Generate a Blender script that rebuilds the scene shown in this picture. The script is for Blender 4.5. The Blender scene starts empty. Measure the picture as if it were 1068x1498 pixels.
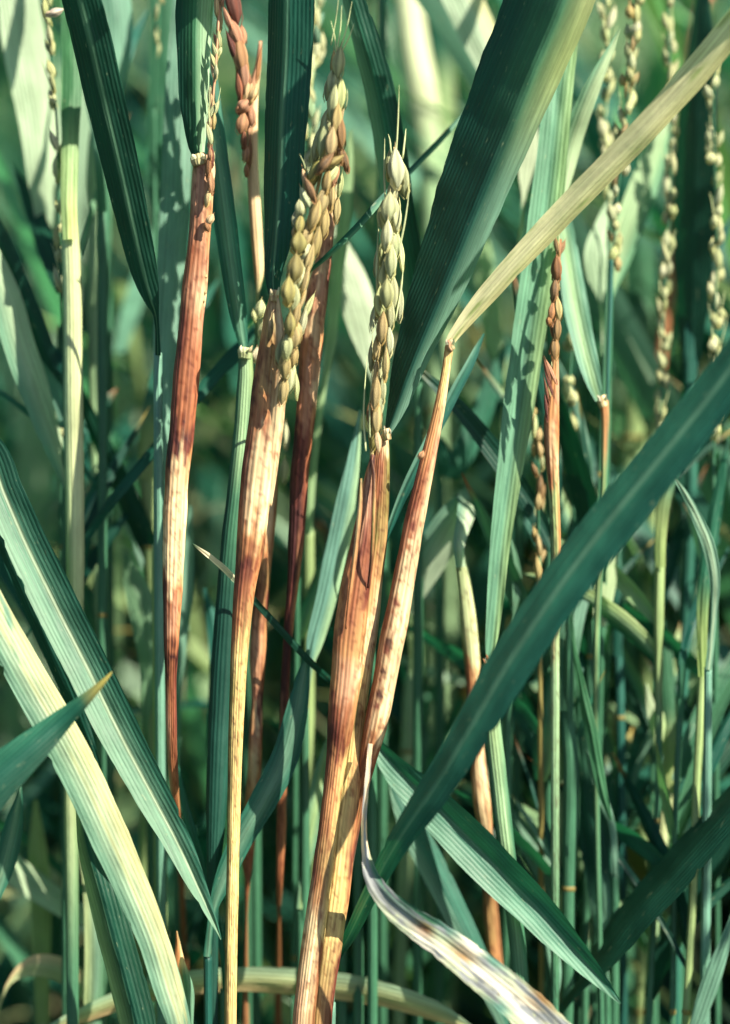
import bpy, math, random
import numpy as np
from mathutils import Vector, noise

random.seed(7)
SC = bpy.context.scene
COL = SC.collection
R = math.radians

# ------------------------------------------------------------------ camera
PITCH = R(-10)
D = 0.70                       # focus distance in metres
FPX = 4984.0                   # focal length in photo pixels (about a 120 mm macro lens)
CAM = Vector((0.0, -0.70, 0.78))
FWD = Vector((0, math.cos(PITCH), math.sin(PITCH)))
UP = Vector((0, -math.sin(PITCH), math.cos(PITCH)))
RIGHT = Vector((1, 0, 0))
cd = bpy.data.cameras.new('camera')
cam = bpy.data.objects.new('camera', cd)
COL.objects.link(cam)
cam.location = CAM
cam.rotation_euler = (math.pi / 2 + PITCH, 0, 0)
cd.sensor_fit = 'VERTICAL'
cd.sensor_height = 36
cd.sensor_width = 24
cd.lens = FPX / 1498 * 36
cd.clip_start = 0.01
cd.clip_end = 500
cd.dof.use_dof = True
cd.dof.focus_distance = D
cd.dof.aperture_fstop = 5.3
SC.camera = cam

# ------------------------------------------------------------------ world, sun, exposure
SUN_DIR = Vector((0.85, -0.52, 0.92)).normalized()      # towards the sun
w = bpy.data.worlds.new('World')
SC.world = w
w.use_nodes = True
nt = w.node_tree
bg = nt.nodes['Background']
sky = nt.nodes.new('ShaderNodeTexSky')
sky.sky_type = 'NISHITA'
sky.sun_disc = False
sky.sun_elevation = math.asin(SUN_DIR.z)
sky.sun_rotation = math.atan2(SUN_DIR.x, SUN_DIR.y)
sky.air_density = 1.0
sky.dust_density = 1.0
nt.links.new(sky.outputs[0], bg.inputs[0])
bg.inputs[1].default_value = 0.062
sd = bpy.data.lights.new('sun', 'SUN')
sd.energy = 5.0
sd.angle = R(0.5)
sd.color = (1.0, 0.91, 0.74)
sun = bpy.data.objects.new('sun', sd)
COL.objects.link(sun)
sun.location = (2, -2, 4)
sun.rotation_euler = SUN_DIR.to_track_quat('Z', 'Y').to_euler()
SC.view_settings.view_transform = 'Standard'
SC.view_settings.look = 'None'
SC.view_settings.gamma = 1
SC.view_settings.use_curve_mapping = False
SC.view_settings.exposure = 1.36
SC.render.engine = 'CYCLES'
SC.cycles.use_denoising = True
SC.cycles.max_bounces = 8
SC.cycles.diffuse_bounces = 4
SC.cycles.transmission_bounces = 6
SC.cycles.use_adaptive_sampling = False

# ------------------------------------------------------------------ colours (linear albedo)
CL = dict(
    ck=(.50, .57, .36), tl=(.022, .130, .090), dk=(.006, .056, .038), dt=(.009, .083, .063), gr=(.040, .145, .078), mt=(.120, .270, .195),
    pl=(.30, .44, .31), py=(.42, .47, .25), yg=(.24, .34, .14), yw=(.42, .36, .11), cr=(.66, .50, .28), wh=(.80, .74, .56),  # pl: pale old leaves and undersides, with sunlight on them painted in
    ru=(.27, .095, .042), rd=(.15, .040, .026), dr=(.045, .012, .012), tn=(.38, .23, .09), ol=(.20, .17, .05),
    pk=(.49, .26, .15), og=(.44, .21, .085), br=(.26, .12, .05), gy=(.26, .28, .27), lg=(.24, .38, .20), st=(.62, .46, .18),
    gn=(.46, .52, .27), gt=(.46, .37, .17), go=(.31, .29, .10), gb=(.26, .16, .07), gp=(.56, .62, .38), bk=(.02, .015, .012))

def c3(c):
    return CL[c] if isinstance(c, str) else c

def mix3(a, b, t):
    return tuple(a[i] + (b[i] - a[i]) * t for i in range(3))

# ------------------------------------------------------------------ materials
def nodes(name):
    m = bpy.data.materials.new(name)
    m.use_nodes = True
    n = m.node_tree
    return m, n, n.nodes['Principled BSDF'], n.nodes['Material Output']

def vein_chain(n, scale_u, scale_v, detail=4):
    """streaks that run along the blade: UV is (mm across, mm along)"""
    uv = n.nodes.new('ShaderNodeUVMap'); uv.uv_map = 'UVMap'
    mp = n.nodes.new('ShaderNodeMapping')
    mp.inputs['Scale'].default_value = (scale_u, scale_v, 1)
    n.links.new(uv.outputs[0], mp.inputs[0])
    tx = n.nodes.new('ShaderNodeTexNoise')
    tx.inputs['Scale'].default_value = 1.0
    tx.inputs['Detail'].default_value = detail
    tx.inputs['Roughness'].default_value = .6
    n.links.new(mp.outputs[0], tx.inputs['Vector'])
    return tx, uv

def ramp(n, src, lo, hi, a, b):
    r = n.nodes.new('ShaderNodeMapRange')
    r.inputs[1].default_value = lo; r.inputs[2].default_value = hi
    r.inputs[3].default_value = a; r.inputs[4].default_value = b
    n.links.new(src, r.inputs[0])
    return r.outputs[0]

def mul(n, a, b):
    m = n.nodes.new('ShaderNodeMath'); m.operation = 'MULTIPLY'
    n.links.new(a, m.inputs[0])
    if isinstance(b, (int, float)): m.inputs[1].default_value = b
    else: n.links.new(b, m.inputs[1])
    return m.outputs[0]

def scale_col(n, col, fac):
    v = n.nodes.new('ShaderNodeVectorMath'); v.operation = 'SCALE'
    n.links.new(col, v.inputs[0]); n.links.new(fac, v.inputs['Scale'])
    return v.outputs[0]

def plant_material(name, rough, trans, vein_amp, bump, ribs=1.1, blotch=.25, spec=.5, fleck=0):
    m, n, p, out = nodes(name)
    at = n.nodes.new('ShaderNodeVertexColor'); at.layer_name = 'Col'
    s1, uv = vein_chain(n, 1.9, .012, 3)
    s2, _ = vein_chain(n, 5.5, .05, 2)
    s3, _ = vein_chain(n, .22, .07, 4)
    wv = n.nodes.new('ShaderNodeTexWave')          # the parallel veins themselves
    wv.wave_type = 'BANDS'; wv.bands_direction = 'X'
    wv.inputs['Scale'].default_value = ribs
    wv.inputs['Distortion'].default_value = .4
    mp = n.nodes.new('ShaderNodeMapping'); mp.inputs['Scale'].default_value = (.33, .004, 1)
    n.links.new(uv.outputs[0], mp.inputs[0]); n.links.new(mp.outputs[0], wv.inputs['Vector'])
    f1 = ramp(n, s1.outputs[0], .25, .75, 1 - vein_amp, 1 + vein_amp)
    f2 = ramp(n, s2.outputs[0], .3, .7, 1 - vein_amp * .5, 1 + vein_amp * .5)
    f3 = ramp(n, s3.outputs[0], .25, .75, 1 - blotch, 1 + blotch)
    f4 = ramp(n, wv.outputs[1], 0, 1, 1 - vein_amp * .28, 1 + vein_amp * .18)
    f = mul(n, mul(n, f1, f2), mul(n, f3, f4))
    col = scale_col(n, at.outputs[0], f)
    if fleck:
        s5, _ = vein_chain(n, .9, .35, 2)
        fk = n.nodes.new('ShaderNodeMix'); fk.data_type = 'RGBA'
        n.links.new(ramp(n, s5.outputs[0], .66, .74, 0, fleck), fk.inputs[0])
        n.links.new(col, fk.inputs[6]); fk.inputs[7].default_value = (.36, .40, .24, 1)
        s6, _ = vein_chain(n, .5, .16, 3)
        fb = n.nodes.new('ShaderNodeMix'); fb.data_type = 'RGBA'
        n.links.new(ramp(n, s6.outputs[0], .69, .75, 0, fleck), fb.inputs[0])
        n.links.new(fk.outputs[2], fb.inputs[6]); fb.inputs[7].default_value = (.16, .09, .03, 1)
        col = fb.outputs[2]
    n.links.new(col, p.inputs['Base Color'])
    rr = ramp(n, s3.outputs[0], .2, .8, rough - .08, rough + .12)
    n.links.new(rr, p.inputs['Roughness'])
    p.inputs['Specular IOR Level'].default_value = spec
    b1 = n.nodes.new('ShaderNodeBump')
    b1.inputs['Strength'].default_value = bump
    b1.inputs['Distance'].default_value = .00025
    ad = n.nodes.new('ShaderNodeMath'); ad.operation = 'ADD'
    n.links.new(wv.outputs[1], ad.inputs[0]); n.links.new(s2.outputs[0], ad.inputs[1])
    n.links.new(ad.outputs[0], b1.inputs['Height'])
    b2 = n.nodes.new('ShaderNodeBump')
    b2.inputs['Strength'].default_value = .5
    b2.inputs['Distance'].default_value = .0008
    n.links.new(s3.outputs[0], b2.inputs['Height'])
    n.links.new(b1.outputs[0], b2.inputs['Normal'])
    n.links.new(b2.outputs[0], p.inputs['Normal'])
    if trans > 0:
        t = n.nodes.new('ShaderNodeBsdfTranslucent')
        tc = n.nodes.new('ShaderNodeMix'); tc.data_type = 'RGBA'; tc.blend_type = 'MULTIPLY'
        tc.inputs[0].default_value = 1
        n.links.new(col, tc.inputs[6]); tc.inputs[7].default_value = (.9, 1.65, .85, 1)
        n.links.new(tc.outputs[2], t.inputs[0])
        mx = n.nodes.new('ShaderNodeMixShader'); mx.inputs[0].default_value = trans
        n.links.new(p.outputs[0], mx.inputs[1]); n.links.new(t.outputs[0], mx.inputs[2])
        n.links.new(mx.outputs[0], out.inputs[0])
    return m

M_LEAF = plant_material('rice_leaf_blade', .50, .30, .26, .32, spec=.32, fleck=.28)
M_SHEATH = plant_material('rice_sheath', .52, .08, .26, .35, ribs=1.5, blotch=.25, spec=.35)
M_DRY = plant_material('dry_leaf', .66, .20, .34, .3, ribs=.9, blotch=.5, spec=.25, fleck=.8)

def grain_material():
    m, n, p, out = nodes('rice_grain_husk')
    oi = n.nodes.new('ShaderNodeObjectInfo')
    tc = n.nodes.new('ShaderNodeTexCoord')
    no = n.nodes.new('ShaderNodeTexNoise'); no.inputs['Scale'].default_value = 420
    no.inputs['Detail'].default_value = 5
    ad = n.nodes.new('ShaderNodeVectorMath'); ad.operation = 'ADD'
    n.links.new(tc.outputs['Object'], ad.inputs[0]); n.links.new(oi.outputs['Random'], ad.inputs[1])
    n.links.new(ad.outputs[0], no.inputs['Vector'])
    at = n.nodes.new('ShaderNodeVertexColor'); at.layer_name = 'Col'
    mx = n.nodes.new('ShaderNodeMix'); mx.data_type = 'RGBA'; mx.blend_type = 'MULTIPLY'
    mx.inputs[0].default_value = 1
    n.links.new(oi.outputs['Color'], mx.inputs[6]); n.links.new(at.outputs[0], mx.inputs[7])
    f = ramp(n, no.outputs[0], .3, .7, .62, 1.3)
    n.links.new(scale_col(n, mx.outputs[2], f), p.inputs['Base Color'])
    p.inputs['Roughness'].default_value = .48
    b = n.nodes.new('ShaderNodeBump'); b.inputs['Strength'].default_value = .5; b.inputs['Distance'].default_value = .0003
    n.links.new(no.outputs[0], b.inputs['Height']); n.links.new(b.outputs[0], p.inputs['Normal'])
    t = n.nodes.new('ShaderNodeBsdfTranslucent'); n.links.new(mx.outputs[2], t.inputs[0])
    ms = n.nodes.new('ShaderNodeMixShader'); ms.inputs[0].default_value = .15
    n.links.new(p.outputs[0], ms.inputs[1]); n.links.new(t.outputs[0], ms.inputs[2])
    n.links.new(ms.outputs[0], out.inputs[0])
    return m
M_GRAIN = grain_material()

def mud_material():
    m, n, p, out = nodes('wet_mud')
    tc = n.nodes.new('ShaderNodeTexCoord')
    no = n.nodes.new('ShaderNodeTexNoise'); no.inputs['Scale'].default_value = 9; no.inputs['Detail'].default_value = 8
    n.links.new(tc.outputs['Object'], no.inputs['Vector'])
    cr = n.nodes.new('ShaderNodeValToRGB')
    cr.color_ramp.elements[0].color = (.012, .016, .010, 1); cr.color_ramp.elements[1].color = (.05, .05, .03, 1)
    n.links.new(no.outputs[0], cr.inputs[0]); n.links.new(cr.outputs[0], p.inputs['Base Color'])
    n.links.new(ramp(n, no.outputs[0], .4, .6, .15, .8), p.inputs['Roughness'])
    b = n.nodes.new('ShaderNodeBump'); b.inputs['Strength'].default_value = .6; b.inputs['Distance'].default_value = .02
    n.links.new(no.outputs[0], b.inputs['Height']); n.links.new(b.outputs[0], p.inputs['Normal'])
    return m

# ------------------------------------------------------------------ geometry helpers
def P(x, y, d=0.0):
    """a point d millimetres behind the sharp plane"""
    z = D + d / 1000.0
    return CAM + FWD * z + RIGHT * ((x - 534) / FPX * z) + UP * ((749 - y) / FPX * z)

def px(d=0.0):
    return (D + d / 1000.0) / FPX

def catmull(rows, step):
    """rows of equal-length numeric tuples -> densely resampled rows (centripetal-ish, by pixel length)"""
    A = np.array(rows, float)
    n = len(A)
    if n == 2:
        A = np.array([A[0], (A[0] + A[1]) / 2, A[1]]); n = 3
    seg = np.maximum(np.hypot(*(A[1:, :2] - A[:-1, :2]).T) + np.abs(A[1:, 2] - A[:-1, 2]) * 2, 1e-3)
    t = np.concatenate([[0], np.cumsum(seg)])
    m = np.zeros_like(A)
    m[1:-1] = (A[2:] - A[:-2]) / (t[2:] - t[:-2])[:, None]
    m[0] = (A[1] - A[0]) / seg[0]; m[-1] = (A[-1] - A[-2]) / seg[-1]
    N = max(4, int(t[-1] / step))
    out = []
    for q in np.linspace(0, t[-1], N + 1):
        i = min(n - 2, int(np.searchsorted(t, q, side='right') - 1))
        h = seg[i]; u = (q - t[i]) / h
        h00 = 2*u**3 - 3*u**2 + 1; h10 = u**3 - 2*u**2 + u; h01 = -2*u**3 + 3*u**2; h11 = u**3 - u**2
        out.append(h00*A[i] + h10*h*m[i] + h01*A[i+1] + h11*h*m[i+1])
    return out

def link_mesh(name, verts, faces, uvs, cols, mat, parent, origin, smooth=True):
    me = bpy.data.meshes.new(name)
    me.from_pydata([tuple(v) for v in verts], [], faces)
    me.update()
    if uvs is not None:
        li = np.empty(len(me.loops), dtype=np.int32); me.loops.foreach_get('vertex_index', li)
        ul = me.uv_layers.new(name='UVMap')
        ul.data.foreach_set('uv', np.array(uvs, dtype=np.float32)[li].ravel())
    ca = me.color_attributes.new(name='Col', type='FLOAT_COLOR', domain='POINT')
    c = np.ones((len(verts), 4), dtype=np.float32); c[:, :3] = np.array(cols, dtype=np.float32)
    ca.data.foreach_set('color', c.ravel())
    if smooth:
        me.polygons.foreach_set('use_smooth', [True] * len(me.polygons))
    me.materials.append(mat)
    o = bpy.data.objects.new(name, me)
    COL.objects.link(o)
    if parent is not None:
        o.parent = parent
    return o

def thing(name, label, cat, loc, group=None):
    o = bpy.data.objects.new(name, None)
    o.empty_display_size = .01
    COL.objects.link(o)
    o.location = loc
    o['label'] = label; o['category'] = cat
    if group: o['group'] = group
    return o

def keycol(keys, q):
    """keys: [(position, (left, middle, right) or single)] -> three colours at q"""
    def tri(k):
        if isinstance(k, (tuple, list)) and not isinstance(k[0], (int, float)):
            return [c3(a) for a in k]
        return [c3(k)] * 3
    if q <= keys[0][0]: return tri(keys[0][1])
    for a, b in zip(keys, keys[1:]):
        if q <= b[0]:
            t = (q - a[0]) / max(1e-6, b[0] - a[0]); t = t * t * (3 - 2 * t)
            A, B = tri(a[1]), tri(b[1])
            return [mix3(A[i], B[i], t) for i in range(3)]
    return tri(keys[-1][1])

SEED = [0.0]

def origin_of(o):
    v = Vector((0, 0, 0))
    while o is not None:
        v = v + o.location; o = o.parent
    return v


def blade(parent, pts, col, name='blade', fold=12, roll=0, mat=None, step=9, nx=8, curl=0.0, wob=1.0, rib=None, edge=None, tipc=None, blotch=None, rag=.06):
    """a leaf blade; pts (x, y, width, depth[, roll]); col colour or [(t, colour)]; fold > 0 = midrib towards the camera"""
    SEED[0] += 7.31; sd_ = SEED[0]
    rows = []
    for p in pts:
        p = list(p)
        if len(p) < 4: p.append(0)
        if len(p) < 5: p.append(roll)
        rows.append((p[0], p[1], p[3], p[2], p[4]))
    S = catmull(rows, step)
    org = origin_of(parent)
    n = len(S)
    C = [P(s[0], s[1], s[2]) for s in S]
    verts, uvs, cols = [], [], []
    L = 0.0
    keys = col if isinstance(col, list) else [(0, col), (1, col)]
    prev = None
    hv = (1 + .22 * noise.noise((sd_, 1.5, 2.5)) + .08, 1.0, 1 + .25 * noise.noise((sd_, 9.5, 4.5)) - .04)
    for i in range(n):
        a, b = C[max(0, i - 1)], C[min(n - 1, i + 1)]
        T = (b - a).normalized()
        view = (C[i] - CAM).normalized()
        side = T.cross(view)
        if side.length < .05: side = RIGHT.copy()
        side.normalize()
        if prev is None:
            if side.dot(RIGHT - UP * .15) < 0: side = -side          # side starts towards the right
        elif side.dot(prev) < 0: side = -side
        prev = side
        F = view - T * view.dot(T); F.normalize()
        if i: L += (C[i] - C[i-1]).length * 1000
        rl = R(S[i][4] + wob * 9 * noise.noise((sd_, L / 45, .3)))
        fd = R(fold)
        W = max(0.02, S[i][3]) * px(S[i][2])
        wt = W / max(.35, .5 * (math.cos(rl - fd) + math.cos(rl + fd)))
        und = 1 + .05 * noise.noise((sd_ + 4, L / 9, 1)) + rag * .35 * noise.noise((sd_ + 4, L / 2.2, 7))
        wt *= und
        cx = C[i] + side * (noise.noise((sd_ + 9, L / 30, 2)) * .0006 * wob)
        t = i / (n - 1)
        A3 = keycol(keys, t)
        for j in range(nx + 1):
            u = -1 + 2 * j / nx
            ang = rl + (fd if u > 0 else -fd) * (1 if abs(u) > .12 else .3)
            h = u * wt / 2
            off = side * (h * math.cos(ang)) + F * (h * math.sin(ang))
            if abs(u) == 1:                       # nicked, slightly torn margins
                nk = noise.noise((sd_ + u * 3, L / 3.1, 12)) - .52
                if nk > 0: off *= 1 - nk * .7
            off += F * (curl * wt * (u * u - .3)) + F * (.00035 * wob * noise.noise((sd_ + u * 1.5, L / 7, 5)))
            verts.append(cx + off - org)
            uvs.append((u * wt * 500 + sd_, L + sd_ * 3))
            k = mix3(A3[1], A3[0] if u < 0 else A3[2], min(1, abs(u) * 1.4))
            if rib is not None and abs(u) < .14: k = mix3(k, c3(rib), .75)
            if edge is not None and abs(u) > .9: k = mix3(k, c3(edge), .6)
            if blotch is not None:
                z = noise.noise((sd_ + u * 2.2, L / blotch[2], 3.3)) + .5 * noise.noise((sd_ + u * 5, L / (blotch[2] * .3), 8.3))
                z = max(0, min(1, (z - blotch[1]) * 5)); k = mix3(k, c3(blotch[0]), z)
            if tipc is not None and t > .86: k = mix3(k, c3(tipc), min(1, (t - .86) * 9))
            g = 1 + .12 * noise.noise((sd_, L / 25, u * .8))
            cols.append(tuple(q * g * v_ for q, v_ in zip(k, hv)))
    faces = []
    m = nx + 1
    for i in range(n - 1):
        for j in range(nx):
            faces.append((i*m+j, i*m+j+1, (i+1)*m+j+1, (i+1)*m+j))
    return link_mesh(name, verts, faces, uvs, cols, mat or M_LEAF, parent, org)

def tube(parent, pts, col, name='sheath', step=8, na=16, flat=.75, mat=None, ground=True, lump=.03, seam=None, streak=1.0, spots=None, key='y', ext=None):
    """a stem or leaf sheath; pts (x, y, width, depth); col = colour or keys by photo height y: (y, colour or (left, middle, right))"""
    SEED[0] += 5.17; sd_ = SEED[0]
    rows = [(p[0], p[1], (p[3] if len(p) > 3 else 0), p[2]) for p in pts]
    S = catmull(rows, step)
    C = [P(s[0], s[1], s[2]) for s in S]
    Wd = [max(.3, s[3]) * px(s[2]) for s in S]
    Y = [s[1] for s in S]
    if ground:                                   # carry the stem on down to the mud
        a = C[-1]
        dr = (C[-1] - C[-4]).normalized()
        dr = Vector((dr.x, dr.y, min(dr.z, -.3))).normalized()
        hh = a.z; k = 14
        w0 = max(Wd[-1], .0022)
        for q in range(1, k + 1):
            t = q / k
            z = hh * (1 - t)
            fall = hh * t
            lean = (1 - .5 * t)
            C.append(Vector((a.x + dr.x / -dr.z * fall * lean * .6, a.y + max(-.02, min(.05, dr.y / -dr.z * fall * .4)), z - (.01 if q == k else 0))))
            Wd.append(w0); Y.append(1480 + q * 60)
    org = origin_of(parent)
    n = len(C)
    rmean = sum(Wd) / len(Wd) / 2
    keys = col if isinstance(col, list) else [(0, col), (1, col)]
    verts, uvs, cols = [], [], []
    L = 0.0
    for i in range(n):
        a, b = C[max(0, i-1)], C[min(n-1, i+1)]
        T = (b - a).normalized()
        view = (C[i] - CAM).normalized()
        side = T.cross(view).normalized()
        if side.dot(RIGHT) < 0: side = -side
        F = view - T * view.dot(T); F.normalize()
        if i: L += (C[i] - C[i-1]).length * 1000
        r = Wd[i] / 2 * (1 + lump * 1.5 * noise.noise((sd_, L / 8, 1)))
        for j in range(na):
            th = 2 * math.pi * j / na             # 0 = right edge, 3/2 pi side faces the camera
            cs, sn = math.cos(th), math.sin(th)
            rr = r * (1 + lump * noise.noise((sd_ + cs * 1.2, L / 6, sn * 1.2)))
            if seam is not None:                  # the free margin of the sheath: a real step along the stem
                q = cs - seam(Y[i]) if callable(seam) else cs - seam
                if sn < 0 and q > 0: rr *= 1 + .13 * math.exp(-q * 5)
            verts.append(C[i] + side * (rr * cs) + F * (rr * sn * flat) - org)
            s = cs                                # -1 left .. 1 right
            wig = streak * (34 * noise.noise((sd_ + s * 3.1, Y[i] / 150, .2)) + 20 * noise.noise((sd_ + s * 9, Y[i] / 60, 4.2)) + 22 * noise.noise((sd_ + s * 3, Y[i] / 16, 9.1)))
            K = keycol(keys, Y[i] + wig)
            sw = s + .35 * streak * noise.noise((sd_ + 3, Y[i] / 45, s * 1.5))
            k = mix3(K[1], K[0] if sw < 0 else K[2], min(1, max(0, abs(sw) * 1.5 - .25)))
            if streak:
                z = noise.noise((sd_ + s * 7, Y[i] / 95, 7.7))
                k = tuple(q * (1 + .42 * streak * z) for q in k)
            if streak > .9:                       # dark margins of the lesions, then small rusty flecks
                z = noise.noise((sd_ + s * 2.2, Y[i] / 42, 5.7)) + .5 * noise.noise((sd_ + s * 6, Y[i] / 18, 1.1))
                z = max(0, 1 - abs(z - .16) * 7); k = mix3(k, tuple(q * w_ for q, w_ in zip(k, (.40, .25, .28))), z * .75)
                z = noise.noise((sd_ + s * 5, Y[i] / 11, 2.7)) + .6 * noise.noise((sd_ + s * 13, Y[i] / 26, 6.1))
                z = max(0, min(1, (z - .38) * 3.5)); k = mix3(k, tuple(q * w_ for q, w_ in zip(k, (.55, .36, .30))), z * .8)
            if spots:
                for (sx, sy, sr, sc) in spots:
                    cxp = S[min(i, len(S)-1)][0] + s * S[min(i, len(S)-1)][3] / 2
                    if sn < .2:
                        dd = math.hypot((cxp - sx) * 1.25, (Y[i] - sy) * .8) + 3.4 * noise.noise((cxp / 4, Y[i] / 5, sd_))
                        z = max(0, min(1, (sr * 1.7 - dd) / 4.5)) * .35
                        k = mix3(k, c3('ru'), z)
                        z = max(0, min(1, (sr - dd) / 3.0))
                        k = mix3(k, c3(sc), z * .9)
            cols.append(tuple(max(.002, q) for q in k))
            uvs.append((th * rmean * 1000 + sd_, L + sd_ * 3))
    faces = []
    for i in range(n - 1):
        for j in range(na):
            a = i*na + j; b = i*na + (j+1) % na
            faces.append((a, b, b + na, a + na))
    faces.append(tuple(range(na))[::-1]); faces.append(tuple((n-1)*na + j for j in range(na)))
    o = link_mesh(name, verts, faces, uvs, cols, mat or M_SHEATH, parent, org)
    o_base[0] = C[-1]
    return o

o_base = [None]

# ------------------------------------------------------------------ rice grains: three shared husk meshes
def husk_mesh(kind):
    """a spikelet of unit length 1 and width 1: two ribbed husks meeting in a seam, a short beak and two glumes"""
    rnd = random.Random(kind)
    nr, na = 12, 30
    verts, faces, cols = [], [], []
    for i in range(nr + 1):
        t = i / nr
        r = (math.sin(math.pi * t ** .95) ** .95) * .5 if 0 < t < 1 else .03
        r *= (1 - .18 * t)
        if i == nr: r = .015
        bend = .10 * (kind - 1) * math.sin(math.pi * t)
        for j in range(na):
            th = 2 * math.pi * j / na
            rib = .12 * abs(math.cos(2.5 * th)) ** .6
            seam = .16 * math.exp(-((math.sin((th - .9 - kind * .8) / 2)) / .14) ** 2)
            rr = r * (1 - seam + rib) * (1 + .05 * (rnd.random() - .5))
            verts.append((rr * math.cos(th) + bend * .35, rr * math.sin(th) * .72, t))
            g = .55 + .55 * abs(math.cos(2.5 * th)) ** 1.5 - .55 * seam / .16 * .6 - (.35 if t > .93 else 0) - (.2 if t < .06 else 0)
            cols.append((max(.15, g), max(.15, g * (1 - .06 * t)), max(.12, g * (.95 - .1 * t))))
    for i in range(nr):
        for j in range(na):
            a = i*na + j; b = i*na + (j+1) % na
            faces.append((a, b, b + na, a + na))
    faces.append(tuple(range(na))[::-1]); faces.append(tuple(nr*na + j for j in range(na)))
    # beak
    k = len(verts)
    for q in range(2):
        for j in range(4):
            th = math.pi / 2 * j
            rr = (.045, .012)[q]
            verts.append((math.cos(th)*rr + .02*q, math.sin(th)*rr, (.97, 1.12)[q])); cols.append((.7, .55, .4))
    for j in range(4):
        a = k + j; b = k + (j+1) % 4
        faces.append((a, b, b + 4, a + 4))
    # two narrow glumes at the foot
    for sgn in (-1, 1):
        k = len(verts)
        for q, (zz, ww, ou) in enumerate(((-.05, .08, .10), (.12, .13, .40), (.30, .02, .42))):
            verts.append((sgn * ou, -ww, zz)); verts.append((sgn * (ou + .05), 0, zz)); verts.append((sgn * ou, ww, zz))
            cols += [(.9, .8, .6)] * 3
        for q in range(2):
            for j in range(2):
                a = k + q*3 + j
                faces.append((a, a+1, a+4, a+3))
    me = bpy.data.meshes.new('grain')
    me.from_pydata(verts, [], faces); me.update()
    ca = me.color_attributes.new(name='Col', type='FLOAT_COLOR', domain='POINT')
    c = np.ones((len(verts), 4), dtype=np.float32); c[:, :3] = np.array(cols)
    ca.data.foreach_set('color', c.ravel())
    me.polygons.foreach_set('use_smooth', [True] * len(me.polygons))
    me.materials.append(M_GRAIN)
    return me
HUSK = [husk_mesh(k) for k in range(3)]

def grain(parent, root, x, y, ln, wd, tilt, col, d=0.0, lean=0.0, k=None):
    """one husk centred on (x, y); tilt in degrees, + = top leans right; the parent sits at the root's origin"""
    o = bpy.data.objects.new('grain', HUSK[random.randrange(3) if k is None else k])
    COL.objects.link(o); o.parent = parent
    t = R(tilt)
    ax = (RIGHT * math.sin(t) + UP * math.cos(t) - FWD * lean).normalized()
    s = px(d)
    c = P(x, y, d) - ax * (ln * s * .5)
    X = (RIGHT - ax * RIGHT.dot(ax)).normalized()
    Yv = ax.cross(X)
    from mathutils import Matrix
    sp = random.uniform(-1.2, 1.2)
    Xr = X * math.cos(sp) + Yv * math.sin(sp); Yr = ax.cross(Xr)
    w_ = wd * s * random.uniform(.98, 1.16); l_ = ln * s * random.uniform(1.05, 1.2)
    M = Matrix(((Xr.x*w_, Yr.x*w_, ax.x*l_, c.x), (Xr.y*w_, Yr.y*w_, ax.y*l_, c.y), (Xr.z*w_, Yr.z*w_, ax.z*l_, c.z), (0, 0, 0, 1)))
    o.matrix_parent_inverse = Matrix.Identity(4)
    M = Matrix.Translation(-root.location) @ M
    o.matrix_basis = M
    g = random.uniform(.85, 1.12)
    cc = c3(col)
    o.color = (cc[0]*g, cc[1]*g*random.uniform(.95, 1.04), cc[2]*g*random.uniform(.85, 1.1), 1)
    return o

def strand(parent, pts, col, name='awn', wd=2.0):
    return tube(parent, [(x, y, wd if i < len(pts)-1 else .5, d) for i, (x, y, d) in enumerate(pts)], col, name=name, step=8, na=5, flat=1, ground=False, lump=0, streak=0)

def panicle(root, path, n, ln, wd, cols, spread=9, awn=.18, d=0, stem=3.2, stemcol='gr', gap=None):
    """rachis with n husks set alternately along it; path runs from the top down (x, y, depth)"""
    r = tube(root, [(x, y, stem, dd) for x, y, dd in path], stemcol, name='panicle', step=12, na=6, flat=1, ground=False, streak=0)
    rows = catmull([(x, y, dd) for x, y, dd in path], 3)
    n = int(n * 2.1); wd *= .8; ln *= .86; spread *= 1.0
    for i in range(n):
        t = min(.995, max(.005, (i + .5 + random.uniform(-.9, .9)) / n))
        if random.random() < .14: continue
        if gap and any(a < t < b for a, b in gap): continue
        q = rows[min(len(rows)-1, int(t * (len(rows)-1)))]
        q2 = rows[max(0, int(t * (len(rows)-1)) - 3)]
        ang = math.degrees(math.atan2(q2[0] - q[0], -(q2[1] - q[1]))) if q2 is not q else 0
        sgn = random.choice((-1, 1))
        o = random.uniform(-.1, 1.25) * spread * sgn
        l = ln * random.uniform(.6, 1.2)
        dd = q[2] + random.uniform(-2, 2)
        grain(r, root, q[0] + o, q[1], l, wd * random.uniform(.8, 1.15), ang + sgn * random.uniform(-8, 26), random.choice(cols), dd, random.uniform(-.2, .3))
        if random.random() < awn:
            x0, y0 = q[0] + o, q[1] - l / 2
            a = R(ang + sgn * random.uniform(0, 16)); al = random.uniform(25, 60)
            strand(r, [(x0 + math.sin(a)*al, y0 - math.cos(a)*al, dd), (x0 + math.sin(a)*al*.5 + 1, y0 - math.cos(a)*al*.5, dd), (x0, y0, dd)][::-1], 'gn', wd=1.6)
    return r

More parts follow.
